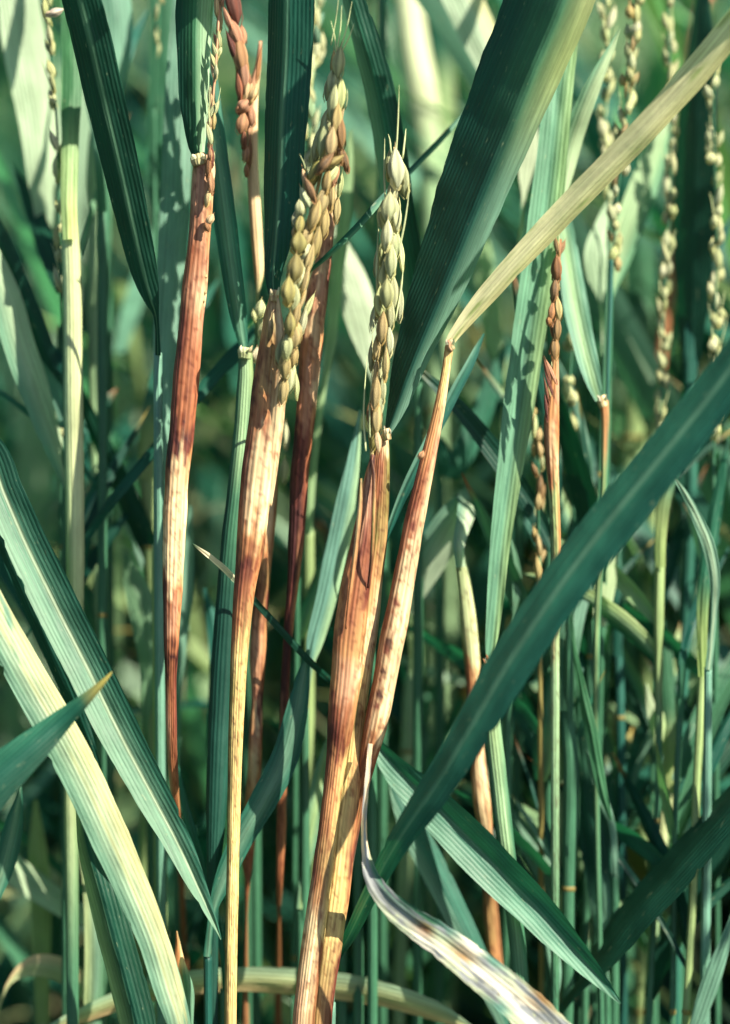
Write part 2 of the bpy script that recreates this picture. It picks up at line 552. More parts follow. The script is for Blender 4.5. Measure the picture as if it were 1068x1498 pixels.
def collar(root, x, y, wd, d, col='py', ang=0):
    """the pale joint where blade meets sheath, with its torn ligule"""
    a = R(ang); s, c = math.sin(a), math.cos(a)
    tube(root, [(x - s*-7, y - c*7, wd*.8, d), (x, y - 2, wd*.98, d), (x, y + 3, wd*.96, d), (x - s*9, y + c*10, wd*.86, d)], [(y - 8, col), (y, col), (y + 6, mix3(c3(col), c3('yg'), .5))], name='collar', step=2, na=14, flat=.9, ground=False, lump=.25)
    for k_ in range(2):
        sg = -1 if k_ else 1
        blade(root, [(x + sg*wd*.28, y + 1, wd*.35, d - 1.5), (x + sg*wd*.34, y - 4, wd*.25, d - 2), (x + sg*wd*random.uniform(.2, .5), y - random.uniform(6, 12), 1, d - 2)], 'wh', name='ligule', nx=3, step=3, mat=M_DRY)

def leaf(label, pts, col, root=None, stem_w=12, stemcol='gr', ext=None, group=None, **kw):
    """a leaf whose stalk stands outside the picture or behind other plants: blade plus the sheath it grows from"""
    p0 = list(pts[0])
    if len(p0) < 4: p0.append(0)
    if root is None:
        root = (p0[0], p0[1] + 60, p0[3])
    rd = root[2] if len(root) > 2 else p0[3]
    base = P(root[0], root[1], rd); base.z = 0
    t = thing('rice_leaf', label, 'leaf', base, group)
    rl = pts[0][4] if len(pts[0]) > 4 else kw.get('roll', 0)
    w0 = p0[2]
    full = [(root[0], root[1], min(w0, stem_w), rd, rl)] + [tuple(list(q) + ([0] if len(q) < 4 else []) ) for q in pts]
    if ext: full += ext
    blade(t, full, col, **kw)
    tube(t, [(root[0], root[1] - 4, stem_w, rd + 1), (root[0], root[1] + 40, stem_w, rd + 1)], stemcol, ground=True, na=8, streak=.3, step=30)
    return t

def stalk(label, base_px, cat='rice stalk', name='rice_stalk', group=None):
    b = P(*base_px); b.z = 0
    return thing(name, label, cat, b, group)
def side_leaves(root, pts, n, y0, y1):
    """lower blades that leave the stem at several heights and lean across its neighbours"""
    ys = [p[1] for p in pts]
    for k in range(n):
        y = random.uniform(y0, y1)
        a = pts[-1]
        for p, q in zip(pts, pts[1:]):
            if p[1] <= y <= q[1]:
                t = (y - p[1]) / (q[1] - p[1]); a = tuple(p[i] + (q[i] - p[i]) * t for i in range(4)); break
        sg = random.choice((-1, 1)); an = R(random.choice((random.uniform(4, 24), random.uniform(10, 40)))) * sg
        ln = random.uniform(130, 400); w = random.choice((10, 14, 18, 24, 30, 36)); d0 = a[3]; dz = random.uniform(-4, 26)
        P_ = []
        for t in (0, .12, .35, .6, .82, 1):
            aa = an * (1 + .5 * t)
            P_.append((a[0] + math.sin(aa) * ln * t, y - math.cos(aa) * ln * t, w * (.45, .8, 1, .85, .5, .03)[(0, .12, .35, .6, .82, 1).index(t)], d0 + 1 + dz * t))
        c = random.choice(('dk', 'dt', 'tl', 'gr', 'mt', 'dk', 'tl', 'lg', ('tl', 'mt', 'lg')))
        blade(root, P_, c, name='leaf_blade', roll=random.uniform(-60, 30), fold=random.uniform(-20, 24), step=16, nx=6, tipc=random.choice((None, 'yw', 'br')))
    yn = random.uniform(y0, y1); a = min(pts, key=lambda p: abs(p[1] - yn))
    tube(root, [(a[0], a[1] - 5, a[2] * .9, a[3]), (a[0], a[1], a[2] * 1.16, a[3]), (a[0], a[1] + 5, a[2] * .9, a[3])], 'ol', name='node', step=3, na=10, ground=False, streak=.3)
# ================================================================== THE SETTING
def sheet(name, half, z, mat, n=40):
    vs = []; fs = []
    for i in range(n + 1):
        for j in range(n + 1):
            a = (-1 + 2 * i / n); b = (-1 + 2 * j / n)
            X = half * a * abs(a) ** 1.5; Y = half * b * abs(b) ** 1.5
            vs.append((X, Y, z + .012 * noise.noise((X * 4, Y * 4, 0))))
    for i in range(n):
        for j in range(n):
            k = i * (n + 1) + j
            fs.append((k, k + n + 1, k + n + 2, k + 1))
    me = bpy.data.meshes.new(name); me.from_pydata(vs, [], fs); me.update(); me.materials.append(mat)
    o = bpy.data.objects.new(name, me); COL.objects.link(o); o['kind'] = 'structure'
    return o
sheet('ground', 120.0, 0.0, mud_material())

# ------------------------------------------------------------------ the rice crop behind: one mass nobody could count
def crop():
    rs = np.random.RandomState(11)
    V, Fc, UVs, Cs = [], [], [], []
    pal = [np.array(CL[k]) for k in ('tl', 'gr', 'mt', 'mt', 'lg', 'dt', 'yg', 'tl', 'dk', 'pl', 'tl')]
    def add(Pts, W, N, col, tipc=None):
        """Pts (k,3), W (k,), N side vectors (k,3): a folded blade, three vertices per station"""
        k = len(Pts); base = len(V)
        T = np.gradient(Pts, axis=0); T /= np.linalg.norm(T, axis=1)[:, None] + 1e-9
        B = np.cross(T, N)
        for i in range(k):
            for u in (-1, 0, 1):
                V.append(Pts[i] + N[i] * (u * W[i] / 2) + B[i] * (abs(u) * W[i] * .10))
                UVs.append((u * W[i] * 500 + base, i * 30.0 + base))
                g = 1.0 if tipc is None or i < k - 2 else .5
                Cs.append(col * g + (0 if g == 1 else tipc * .5))
        for i in range(k - 1):
            for j in range(2):
                a = base + i*3 + j
                Fc.append((a, a+1, a+4, a+3))
    def stem(x, y, h, r, col, lx, ly):
        base = len(V)
        for i in range(5):
            t = i / 4
            for j in range(5):
                th = j * 2 * math.pi / 5
                V.append(np.array([x + lx * t * t + r * math.cos(th), y + ly * t * t + r * math.sin(th), h * t - .01]))
                UVs.append((th * r * 1000 + base, t * h * 1000)); Cs.append(col)
        for i in range(4):
            for j in range(5):
                a = base + i*5 + j; b = base + i*5 + (j+1) % 5
                Fc.append((a, b, b + 5, a + 5))
        return np.array([x + lx, y + ly, h - .01])
    def ear(p, d0, ln, col):
        """a blurred ear: a string of husk-sized lumps"""
        k = int(ln / .0065)
        p = p.copy(); d = d0.copy()
        for q in range(k):
            d = d + np.array([0, 0, -.02]); d /= np.linalg.norm(d)
            p = p + d * .0065
            o = rs.normal(0, .0022, 3); base = len(V)
            for (a, rr) in ((-.004, .0003), (-.0015, .0016), (.002, .0013), (.004, .0002)):
                for j in range(4):
                    th = j * math.pi / 2
                    V.append(p + o + d * a + np.array([math.cos(th)*rr, math.sin(th)*rr, 0])); UVs.append((0, 0)); Cs.append(col * rs.uniform(.7, 1.2))
            for i in range(3):
                for j in range(4):
                    a = base + i*4 + j; b = base + i*4 + (j+1) % 4
                    Fc.append((a, b, b + 4, a + 4))
    cam_ = np.array(CAM); fw = np.array(FWD); up_ = np.array(UP); sn = np.array(SUN_DIR)
    def blocks_view_or_sun(p):
        """the path the photographer stands on is clear of plants, and most blades that would shade the sharp stalks are dropped"""
        q = np.concatenate([p, (p[1:] + p[:-1]) / 2])
        v = q - cam_; z = v @ fw
        X = v[:, 0] / np.maximum(z, .01) * FPX; Y = (v @ up_) / np.maximum(z, .01) * FPX
        if np.any((z > 0) & (z < D + .055) & (abs(X) < 600) & (abs(Y) < 820)): return True
        t = (q[:, 1] - 0.0) / sn[1]
        g = q - sn[None, :] * t[:, None]
        hit = (t > 0) & (abs(g[:, 0]) < .085) & (g[:, 2] > .535) & (g[:, 2] < .76)  # blades dropped to keep a sun corridor open to the sharp stalks
        if np.any(hit) and rs.rand() < .96: return True
        t = (q[:, 1] - 0.05) / sn[1]
        g = q - sn[None, :] * t[:, None]
        hit = (t > 0) & (abs(g[:, 0]) < .115) & (g[:, 2] > .645) & (g[:, 2] < .77)
        return bool(np.any(hit)) and rs.rand() < .8
    def tussock(cx, cy, nt, dens=1.0):
        for _ in range(nt):
            x = cx + rs.normal(0, .035); y = cy + rs.normal(0, .035)
            if y < .075 and y > -.5 and abs(x) < .12 + max(0, y + .3) * .1: continue
            h = rs.uniform(.50, .74)
            lx, ly = rs.normal(0, .085), rs.normal(0, .05)
            if cy < .3: ly = abs(ly) * .6
            c = pal[rs.randint(len(pal))] * rs.uniform(.7, 1.2)
            if rs.rand() < .12: c = np.array(CL['yg']) * rs.uniform(.8, 1.2)
            ss = np.linspace(0, 1, 9)[:, None] ** 1.0
            if blocks_view_or_sun(np.hstack([x + lx * ss ** 2, y + ly * ss ** 2, h * ss])): continue
            if rs.rand() < .35 and y < .5: h *= .55; lx *= .5
            top = stem(x, y, h, rs.uniform(.0017, .0030), c, lx, ly)
            if rs.rand() < .38:
                ear(top, np.array([rs.normal(0, .12), rs.normal(0, .1), 1.0]), rs.uniform(.10, .17), np.array(CL['gp']) * rs.uniform(.6, 1))
            for q in range(rs.randint(5, 10)):
                t0 = rs.uniform(.30, 1.0)
                p = np.array([x + lx * t0 * t0, y + ly * t0 * t0, h * t0 - .01])
                az = rs.uniform(0, 2 * math.pi); lean = rs.uniform(.12, .95)
                d = np.array([math.cos(az) * lean, math.sin(az) * lean * (.5 if cy < .3 else .8) + (.12 if cy < .3 else 0), 1.0]); d /= np.linalg.norm(d)
                ln = rs.uniform(.22, .46); k = 9; st = ln / k
                pts = [p]
                droop = rs.uniform(.02, .16)
                for i in range(k):
                    d = d + np.array([math.cos(az) * .04, math.sin(az) * .03, -droop * (i / k)]); d /= np.linalg.norm(d)
                    pts.append(pts[-1] + d * st)
                pts = np.array(pts)
                if blocks_view_or_sun(pts): continue
                wmax = rs.uniform(.0045, .0140)
                tt = np.linspace(0, 1, k + 1)
                W = wmax * np.clip(np.minimum(.45 + tt * 3, (1 - tt) * 2.0 + .02), 0, 1)
                sa = az + math.pi / 2 + rs.normal(0, .7) + np.linspace(0, rs.normal(0, .8), k + 1)
                N = np.stack([np.cos(sa), np.sin(sa), np.zeros(k + 1)], 1)
                c = pal[rs.randint(len(pal))] * rs.uniform(.7, 1.35)
                add(pts, W, N, c, np.array(CL['yw']) if rs.rand() < .3 else None)
    # hills on a loose grid, thinner with distance
    y = .13
    while y < 3.6:
        half = .30 + max(0, y) * .42
        x = -half
        while x < half:
            tussock(x + rs.normal(0, .035), y + rs.normal(0, .03), NT(y))
            x += .115 if y < 1.2 else .16
        y += .105 if y < 1.2 else .2
    for (x, y) in SIDE: tussock(x, y, 12)
    for _ in range(1500):                          # dead scraps and bent tips caught between the stems
        y = .045 + rs.rand() ** 1.5 * .5; x = rs.uniform(-.13, .15) * (1 + y * 1.5); z = rs.uniform(.34, .68)
        if x < .0 and rs.rand() < .45: continue
        k = 5; ln = rs.uniform(.018, .09); az = rs.uniform(0, 2 * math.pi); le = rs.uniform(.1, 1.6)
        d = np.array([math.cos(az) * le, math.sin(az) * le * .6, rs.choice([-1, 1, 1])]); d /= np.linalg.norm(d)
        pts = [np.array([x, y, z])]
        bd = rs.normal(0, .22, 3)
        for i in range(k): d = d + bd; d /= np.linalg.norm(d); pts.append(pts[-1] + d * ln / k)
        pts = np.array(pts)
        if blocks_view_or_sun(pts): continue
        sa = rs.uniform(0, 6.3) + np.linspace(0, rs.normal(0, 1.2), k + 1)
        N = np.stack([np.cos(sa), np.sin(sa), np.zeros(k + 1)], 1)
        W = rs.uniform(.002, .009) * np.array([.5, .9, 1, .85, .5, .05])
        cc = CL[rs.choice(['tl', 'mt', 'dt', 'gr', 'gr', 'tl', 'lg', 'gn', 'ol', 'mt', 'pl'])]
        add(pts, W, N, np.array(cc) * rs.uniform(.7, 1.2), np.array(CL['br']))
    me = bpy.data.meshes.new('rice_crop')
    me.from_pydata([tuple(v) for v in V], [], Fc); me.update()
    li = np.empty(len(me.loops), dtype=np.int32); me.loops.foreach_get('vertex_index', li)
    ul = me.uv_layers.new(name='UVMap'); ul.data.foreach_set('uv', np.array(UVs, dtype=np.float32)[li].ravel())
    ca = me.color_attributes.new(name='Col', type='FLOAT_COLOR', domain='POINT')
    c = np.ones((len(V), 4), dtype=np.float32); c[:, :3] = np.array(Cs, dtype=np.float32); ca.data.foreach_set('color', c.ravel())
    me.polygons.foreach_set('use_smooth', [True] * len(me.polygons))
    me.materials.append(M_LEAF)
    o = bpy.data.objects.new('rice_crop', me); COL.objects.link(o)
    o['kind'] = 'stuff'; o['label'] = 'blurred green rice crop filling the field behind the sharp stalks'; o['category'] = 'rice crop'
NT = lambda y: (4 if y < .3 else 5) if y < 1.2 else 6
SIDE = [(.15, .16), (.17, .24), (.23, .22), (.16, .12), (.30, .2), (.20, .03), (.19, .10), (.21, .16), (.18, .06), (.27, .14), (.34, .12), (.22, .02), (.26, -.05), (.24, .09), (.32, .05), (.31, -.08), (-.28, -.02), (-.30, .08), (-.40, -.1), (.30, .0), (.40, .08), (.46, -.06), (-.5, .04), (.56, .02), (-.42, -.28), (.62, -.2)]  # out-of-frame tussocks, many added on the right to shade the lower background
crop()

# ================================================================== THE SHARP STALKS
# ---- A: the left rust stalk with a narrow ear and a folded flag leaf
A = stalk('rust brown rotted sheath with a cream middle, leftmost of the sharp diseased stalks', (262, 1400, 40))
tube(A, [(299, 226, 26, 0), (298, 250, 33, 0), (293, 330, 32, 0), (287, 400, 35, 0), (279, 480, 37, 0), (272, 560, 38, 0), (265, 640, 36, 0), (259, 700, 35, 0),
         (255, 780, 33, 0), (253, 850, 30, 0), (251, 930, 22, 0), (250, 1000, 17, 2), (252, 1100, 15, 6), (258, 1190, 12, 14), (264, 1260, 9, 30), (270, 1400, 9, 48)],
     [(225, ('tn', 'pk', 'cr')), (270, ('pk', 'pk', 'cr')), (325, ('ru', 'pk', 'og')), (380, ('ru', 'ru', 'pk')), (430, ('ru', 'pk', 'cr')), (470, ('rd', 'ru', 'pk')),
      (560, ('rd', 'ru', 'ru')), (618, ('rd', 'ru', 'ru')), (640, ('dr', 'dr', 'rd')), (655, ('dr', 'rd', 'rd')), (672, ('ru', 'cr', 'og')), (720, ('og', 'cr', 'cr')), (830, ('cr', 'cr', 'cr')),
      (852, ('ru', 'cr', 'og')), (868, ('dr', 'ru', 'og')), (905, ('rd', 'pk', 'og')), (945, ('rd', 'ru', 'ru')), (965, ('dr', 'dr', 'dr')), (990, ('br', 'ru', 'rd')), (1060, ('pk', 'ru', 'rd')), (1180, ('pk', 'ru', 'og')), (1210, 'rd'), (1280, 'br')],
     na=30, step=4, seam=.45, lump=.05)
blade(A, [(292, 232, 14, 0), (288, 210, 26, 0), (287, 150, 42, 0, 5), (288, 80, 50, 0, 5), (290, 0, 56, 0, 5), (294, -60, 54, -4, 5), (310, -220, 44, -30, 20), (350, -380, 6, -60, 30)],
      [(0, ('dk', 'gr', 'pl')), (1, ('dk', 'gr', 'pl'))], name='leaf_blade', fold=42, nx=10)  # dark left and pale right halves paint the light on the fold
collar(A, 291, 232, 24, -1, 'cr', -10)
ra = panicle(A, [(324, -60, 4), (320, 20, 2), (316, 90, 0), (311, 150, 0), (307, 210, -2), (306, 250, -3)], 17, 34, 11, ['gn', 'gt', 'cr', 'pk', 'gn'], spread=3.5, awn=.15, stem=4, stemcol='pk')
for (x, y, l, wd, tl, c) in [(305, 245, 36, 12, 4, 'br'), (309, 268, 34, 12, -3, 'pk'), (304, 290, 26, 11, 10, 'cr'), (307, 322, 16, 12, 30, 'cr'), (303, 333, 14, 10, -20, 'og'), (310, 230, 30, 10, 0, 'rd')]:
    grain(ra, A, x, y, l, wd, tl, c, -3)
for i, (x, y) in enumerate([(301, 405), (300, 428), (298, 440)]):
    grain(ra, A, x, y, 7, 6, 20, 'cr', -1)

# ---- B: stalk behind with pink swollen ear
B = stalk('thin cream stalk behind with a swollen pinkish brown ear at its top', (372, 1420, 40))
tube(B, [(381, 60, 5, 17), (378, 95, 9, 17), (371, 130, 15, 17), (369, 200, 16, 16), (371, 270, 17, 16), (376, 350, 18, 16), (379, 400, 14, 16), (377, 432, 6, 17), (374, 520, 5, 24)],
     [(60, 'pk'), (150, ('pk', 'pk', 'cr')), (260, ('pk', 'cr', 'cr')), (400, ('og', 'cr', 'cr')), (440, 'yg'), (520, 'gr')], na=20, step=6, streak=.6)
rb = panicle(B, [(332, -70, 18), (338, -10, 16), (348, 50, 14), (358, 120, 13), (364, 190, 13), (366, 240, 14)], 5, 40, 16, ['pk', 'br', 'ru'], spread=6, stem=6, stemcol='pk')
for (x, y, l, wd, tl, c) in [(341, 8, 60, 22, -14, 'rd'), (334, 30, 40, 14, -20, 'pk'), (345, 50, 44, 17, -18, 'pk'), (352, 82, 60, 20, -8, 'pk'), (342, 75, 56, 12, -20, 'rd'), (357, 112, 50, 17, -4, 'pk'), (350, 130, 40, 14, -6, 'ru'),
                            (362, 135, 34, 16, 10, 'cr'), (356, 156, 26, 24, 40, 'pk'), (370, 138, 30, 18, 20, 'cr'), (354, 182, 30, 17, 10, 'pk'), (357, 206, 28, 13, 0, 'ru'), (360, 225, 26, 12, 5, 'pk'), (361, 250, 18, 9, 0, 'og'), (379, 95, 50, 7, 8, 'og')]:
    grain(rb, B, x, y, l, wd, tl, c, 11)

# ---- D: the second sharp stalk: cream and rust above, yellow with black specks below; dark flag leaf; brown ear
Dd = stalk('stalk with brown ear, cream and rust sheath, yellow speckled foot and dark upright leaf', (337, 1478, 0))
sp = [(346 + random.uniform(-5, 6) + (1050 - yy) * .012, yy + random.uniform(-6, 6), random.uniform(1.2, 2.6), 'dr') for yy in range(960, 1180, 13)] + \
     [(344 + random.uniform(-4, 6), yy, random.uniform(.9, 2.0), 'dr') for yy in range(1180, 1470, 37)]
tube(Dd, [(401, 431, 12, -2), (399, 460, 24, -2), (397, 500, 34, -2), (391, 560, 42, -2), (386, 620, 46, -2), (378, 680, 46, -2), (372, 740, 46, -2), (366, 800, 40, -2), (358, 860, 32, -2), (352, 930, 27, -2),
          (348, 1000, 24, -2), (344, 1100, 21, -2), (342, 1200, 19, -2), (339, 1350, 18, -2), (337, 1480, 18, -2)],
     [(430, ('tn', 'cr', 'cr')), (480, ('tn', 'ol', 'cr')), (520, ('br', 'tn', 'cr')), (560, ('br', 'tn', 'cr')), (580, ('dr', 'og', 'cr')), (620, ('br', 'ru', 'cr')), (655, ('rd', 'cr', 'cr')), (700, ('rd', 'cr', 'cr')), (755, ('ru', 'cr', 'cr')),
      (775, ('ru', 'og', 'cr')), (800, ('br', 'ru', 'tn')), (822, ('dr', 'rd', 'ru')), (860, ('rd', 'ru', 'og')), (900, ('ru', 'og', 'tn')), (950, ('br', 'st', 'st')), (1000, ('ol', 'st', 'st')), (1200, ('ol', 'st', 'st')), (1480, ('ol', 'st', 'st')), (2000, ('gr', 'yg', 'ol'))],
     na=34, step=4, seam=.35, lump=.03, spots=sp)
# the pointed sheath tip standing free of the stalk
tube(Dd, [(407, 436, 3, -6), (408, 460, 9, -6), (410, 490, 14, -7), (410, 540, 20, -6), (406, 600, 22, -4), (400, 660, 20, -3), (392, 740, 12, -2)],
     [(436, 'cr'), (520, ('og', 'cr', 'cr')), (640, 'cr'), (740, 'cr')], name='sheath_margin', na=14, step=6, ground=False, flat=.5)
collar(Dd, 402, 431, 16, -3, 'cr', 5)
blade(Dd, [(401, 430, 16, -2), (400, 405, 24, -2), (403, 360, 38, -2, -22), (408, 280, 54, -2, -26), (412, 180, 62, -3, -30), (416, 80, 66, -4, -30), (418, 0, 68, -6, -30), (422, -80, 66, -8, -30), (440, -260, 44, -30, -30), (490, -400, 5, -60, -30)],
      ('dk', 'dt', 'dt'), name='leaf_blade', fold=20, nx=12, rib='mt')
re_ = tube(Dd, [(499, 70, 3, -5), (492, 130, 4, -5), (480, 200, 5, -5), (468, 260, 5, -5), (452, 330, 5, -5), (440, 400, 5, -5), (428, 470, 5, -5), (420, 540, 5, -5), (414, 600, 4, 4)],
           'gt', name='panicle', na=7, ground=False, streak=0, flat=1)
for (x, y, l, wd, tl, c, dd) in [
    (496, 92, 46, 19, 6, 'gn', -8), (489, 118, 44, 18, 8, 'gn', -7), (498, 140, 46, 18, 4, 'gn', -9), (487, 150, 52, 20, 8, 'gn', -9), (493, 178, 46, 18, 4, 'gt', -10), (500, 196, 44, 13, -2, 'gb', -10),
    (478, 178, 42, 18, 12, 'gn', -6), (472, 206, 46, 20, 10, 'gn', -9), (485, 210, 44, 16, 6, 'gt', -11), (497, 222, 38, 15, -8, 'gb', -9), (462, 222, 40, 16, 14, 'gn', -5),
    (474, 241, 34, 20, 40, 'gb', -12), (486, 238, 34, 17, 58, 'gt', -10), (463, 248, 40, 20, 34, 'go', -10), (490, 255, 36, 14, 10, 'pk', -7), (478, 268, 38, 20, 8, 'gt', -9), (454, 280, 36, 15, -22, 'gb', -12), (446, 262, 34, 9, -12, 'cr', -8),
    (485, 290, 40, 15, 4, 'gt', -6), (470, 296, 42, 20, 12, 'gt', -9), (440, 305, 26, 15, 0, 'gp', -8), (459, 318, 44, 20, 18, 'gt', -10), (474, 328, 42, 15, 5, 'gt', -6), (438, 330, 28, 14, 10, 'go', -10), (449, 345, 40, 17, 15, 'gt', -9),
    (436, 357, 32, 25, 4, 'go', -12), (430, 340, 16, 9, 0, 'cr', -9), (462, 358, 42, 16, 12, 'gt', -8), (431, 394, 40, 25, 6, 'go', -13), (452, 384, 46, 14, 14, 'gt', -9), (422, 427, 41, 24, 2, 'go', -14), (446, 412, 48, 13, 14, 'gt', -10),
    (440, 440, 46, 13, 18, 'gt', -9), (433, 462, 40, 14, 12, 'gt', -10), (424, 476, 34, 19, 2, 'go', -12), (431, 492, 36, 18, 0, 'gt', -10), (420, 506, 40, 20, 4, 'gn', -11), (430, 520, 36, 14, 6, 'gt', -8), (417, 536, 40, 17, 2, 'gt', -9), (424, 556, 36, 13, 4, 'gn', -7),
    (414, 572, 42, 16, 6, 'gt', -8), (418, 640, 36, 13, 0, 'gp', 22), (415, 690, 36, 14, 5, 'gp', 24)]:
    grain(re_, Dd, x, y, l, wd, tl, c, dd, random.uniform(-.05, .15))
    if y < 560: grain(re_, Dd, x + random.choice((-9, -7, 8, 10)), y + random.uniform(6, 18), l * .95, wd * .82, tl + random.uniform(-8, 8), random.choice(('gn', 'gt', 'gp', c)), dd + 3.5)
for (x0, y0, x1, y1) in [(498, 72, 515, 2), (492, 78, 484, 30), (500, 76, 518, 34), (505, 160, 508, 130), (493, 74, 500, 8), (447, 250, 438, 225), (484, 66, 497, -20)]:
    strand(re_, [(x0, y0, -8), ((x0+x1)/2 + 1.5, (y0+y1)/2, -9), (x1, y1, -10)], 'gn', wd=2.2)

# ---- D2: rust sheath just behind D
D2 = stalk('blurred cream and rust sheath standing close behind the yellow speckled stem', (360, 1420, 24))
tube(D2, [(404, 560, 10, 16), (398, 640, 18, 16), (394, 720, 24, 16), (391, 770, 24, 16), (386, 840, 20, 16), (380, 900, 24, 17), (377, 960, 24, 17), (376, 1020, 17, 18), (374, 1080, 20, 18), (371, 1140, 20, 20), (366, 1200, 20, 22), (362, 1260, 18, 24), (362, 1290, 8, 24), (361, 1340, 3, 26)],
     [(560, 'cr'), (760, ('cr', 'cr', 'og')), (820, ('og', 'og', 'og')), (840, ('br', 'br', 'tn')), (890, ('ru', 'br', 'rd')), (930, ('pk', 'pk', 'og')), (1000, ('pk', 'pk', 'ru')), (1024, ('dr', 'rd', 'dr')), (1050, ('og', 'cr', 'pk')), (1080, ('ru', 'pk', 'ru')), (1120, ('og', 'cr', 'og')), (1180, 'og'), (1290, 'ru'), (1330, 'br')], na=18, step=6)
# ---- F: rust stalk between the two ears
F_ = stalk('rust red stalk with cream patches rising between the brown ear and the cream ear', (410, 1420, 22))
tube(F_, [(489, 205, 8, 8), (484, 300, 16, 9), (473, 380, 24, 9), (464, 430, 32, 9), (457, 490, 32, 10), (451, 560, 30, 10), (445, 630, 28, 10), (438, 700, 27, 11), (434, 780, 24, 12), (429, 850, 18, 13), (423, 910, 14, 14), (417, 1000, 13, 16), (414, 1100, 13, 18), (412, 1200, 14, 20), (409, 1285, 10, 22), (408, 1340, 5, 30)],
     [(205, 'tn'), (300, ('ru', 'pk', 'cr')), (350, ('br', 'pk', 'pk')), (400, ('pk', 'cr', 'rd')), (440, ('ru', 'pk', 'pk')), (480, ('ru', 'cr', 'og')), (520, ('ru', 'og', 'pk')), (560, ('rd', 'pk', 'cr')), (610, ('ru', 'pk', 'og')), (640, ('dr', 'rd', 'ru')), (700, ('dr', 'rd', 'ru')), (740, ('dr', 'dr', 'rd')), (830, ('dr', 'dr', 'og')), (900, ('dr', 'rd', 'og')), (930, 'dr'), (1000, ('dr', 'dr', 'rd')), (1100, ('pk', 'ru', 'rd')), (1220, ('ru', 'ru', 'og')), (1290, 'ru'), (1340, 'br')], na=24, step=5, lump=.06)  # darkest stretch below the middle is shadow painted over the rust

# ---- H: the central stalk: cream ear, two overlapping rotted sheaths, broad dark flag leaf
H = stalk('central stalk with awned cream ear, thick brown sheaths and the widest dark green leaf', (458, 1478, 0))
tube(H, [(546, 665, 6, -3), (541, 700, 16, -3), (535, 760, 28, -4), (526, 820, 38, -4), (517, 880, 44, -4), (510, 940, 46, -4), (505, 1000, 44, -4), (498, 1060, 38, -4), (492, 1110, 30, -3), (484, 1180, 28, -3), (474, 1260, 30, -3), (463, 1340, 32, -3), (452, 1420, 32, -3), (445, 1480, 32, -3)],
     [(665, 'dr'), (700, ('og', 'pk', 'ru')), (740, ('ru', 'pk', 'rd')), (800, ('ru', 'rd', 'ru')), (850, ('og', 'ru', 'rd')), (890, ('og', 'ru', 'og')), (940, ('ru', 'og', 'tn')), (980, ('og', 'pk', 'cr')), (1010, ('og', 'pk', 'og')), (1050, ('rd', 'ru', 'og')), (1090, ('dr', 'rd', 'ru')), (1130, ('rd', 'og', 'st')), (1180, ('ru', 'og', 'st')), (1260, ('rd', 'tn', 'st')), (1300, ('rd', 'og', 'st')), (1360, ('cr', 'cr', 'st')), (1400, ('br', 'cr', 'ru')), (1480, ('pk', 'cr', 'br')), (2000, ('yg', 'yg', 'gr'))],
     na=34, step=4, seam=.55, lump=.05)
tube(H, [(564, 632, 8, 0), (559, 660, 22, 0), (555, 720, 30, 0), (550, 790, 32, 1), (543, 850, 34, 1), (537, 910, 36, 1), (530, 970, 32, 1), (522, 1040, 30, 1), (513, 1120, 34, 0), (503, 1200, 40, 0), (493, 1290, 42, 0), (482, 1370, 40, 0), (474, 1430, 38, 0), (468, 1480, 38, 0)],
     [(632, 'cr'), (665, ('br', 'ru', 'ol')), (720, ('ru', 'ru', 'ol')), (780, ('ru', 'ol', 'tn')), (840, ('ru', 'og', 'tn')), (880, ('og', 'tn', 'cr')), (920, ('dr', 'cr', 'cr')), (1000, ('rd', 'st', 'st')), (1050, ('dr', 'ol', 'tn')), (1110, ('ol', 'st', 'og')), (1200, ('ol', 'st', 'ru')), (1250, ('br', 'st', 'rd')), (1300, ('ol', 'st', 'og')), (1350, ('ol', 'st', 'st')), (1390, ('ol', 'st', 'rd')), (1480, ('ol', 'tn', 'rd')), (2000, ('gr', 'yg', 'gr'))],
     na=34, step=4, seam=.5, lump=.05)
# the free brown edge of the inner sheath and the thin dry strip on its left
tube(H, [(528, 700, 4, -5), (527, 740, 7, -6), (521, 800, 7, -7), (512, 870, 6, -7), (506, 920, 3, -7)], [(700, 'ol'), (760, ('cr', 'tn', 'br')), (860, 'og'), (920, 'ru')], name='sheath_margin', na=8, step=6, ground=False)
tube(H, [(543, 668, 3, -3), (547, 700, 6, -5), (546, 760, 6, -8), (543, 820, 5, -8), (538, 860, 3, -6)], [(668, 'dr'), (740, ('rd', 'ol', 'og')), (860, 'dr')], name='sheath_margin', na=8, step=6, ground=False)
collar(H, 566, 634, 12, -2, 'cr', -10)
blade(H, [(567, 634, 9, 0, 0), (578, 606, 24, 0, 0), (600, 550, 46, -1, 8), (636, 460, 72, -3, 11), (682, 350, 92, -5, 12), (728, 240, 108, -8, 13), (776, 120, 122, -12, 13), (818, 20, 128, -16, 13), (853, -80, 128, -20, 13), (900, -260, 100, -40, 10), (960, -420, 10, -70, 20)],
      [(0, ('dk', 'dk', 'mt')), (.3, ('dk', 'dk', 'mt')), (.5, ('dk', 'gr', 'yg')), (.75, ('dk', 'gr', 'py')), (1, ('dk', 'gr', 'py'))], name='leaf_blade', fold=54, nx=14, step=8)  # paler right half: sunlit side of the fold painted in, with a yellowish margin
rg = tube(H, [(577, 215, 3, 0), (573, 300, 4, 0), (566, 400, 5, 0), (558, 500, 5, 0), (549, 600, 6, 0), (544, 670, 7, 0), (544, 700, 6, 2)], 'gt', name='panicle', na=7, ground=False, streak=0, flat=1)
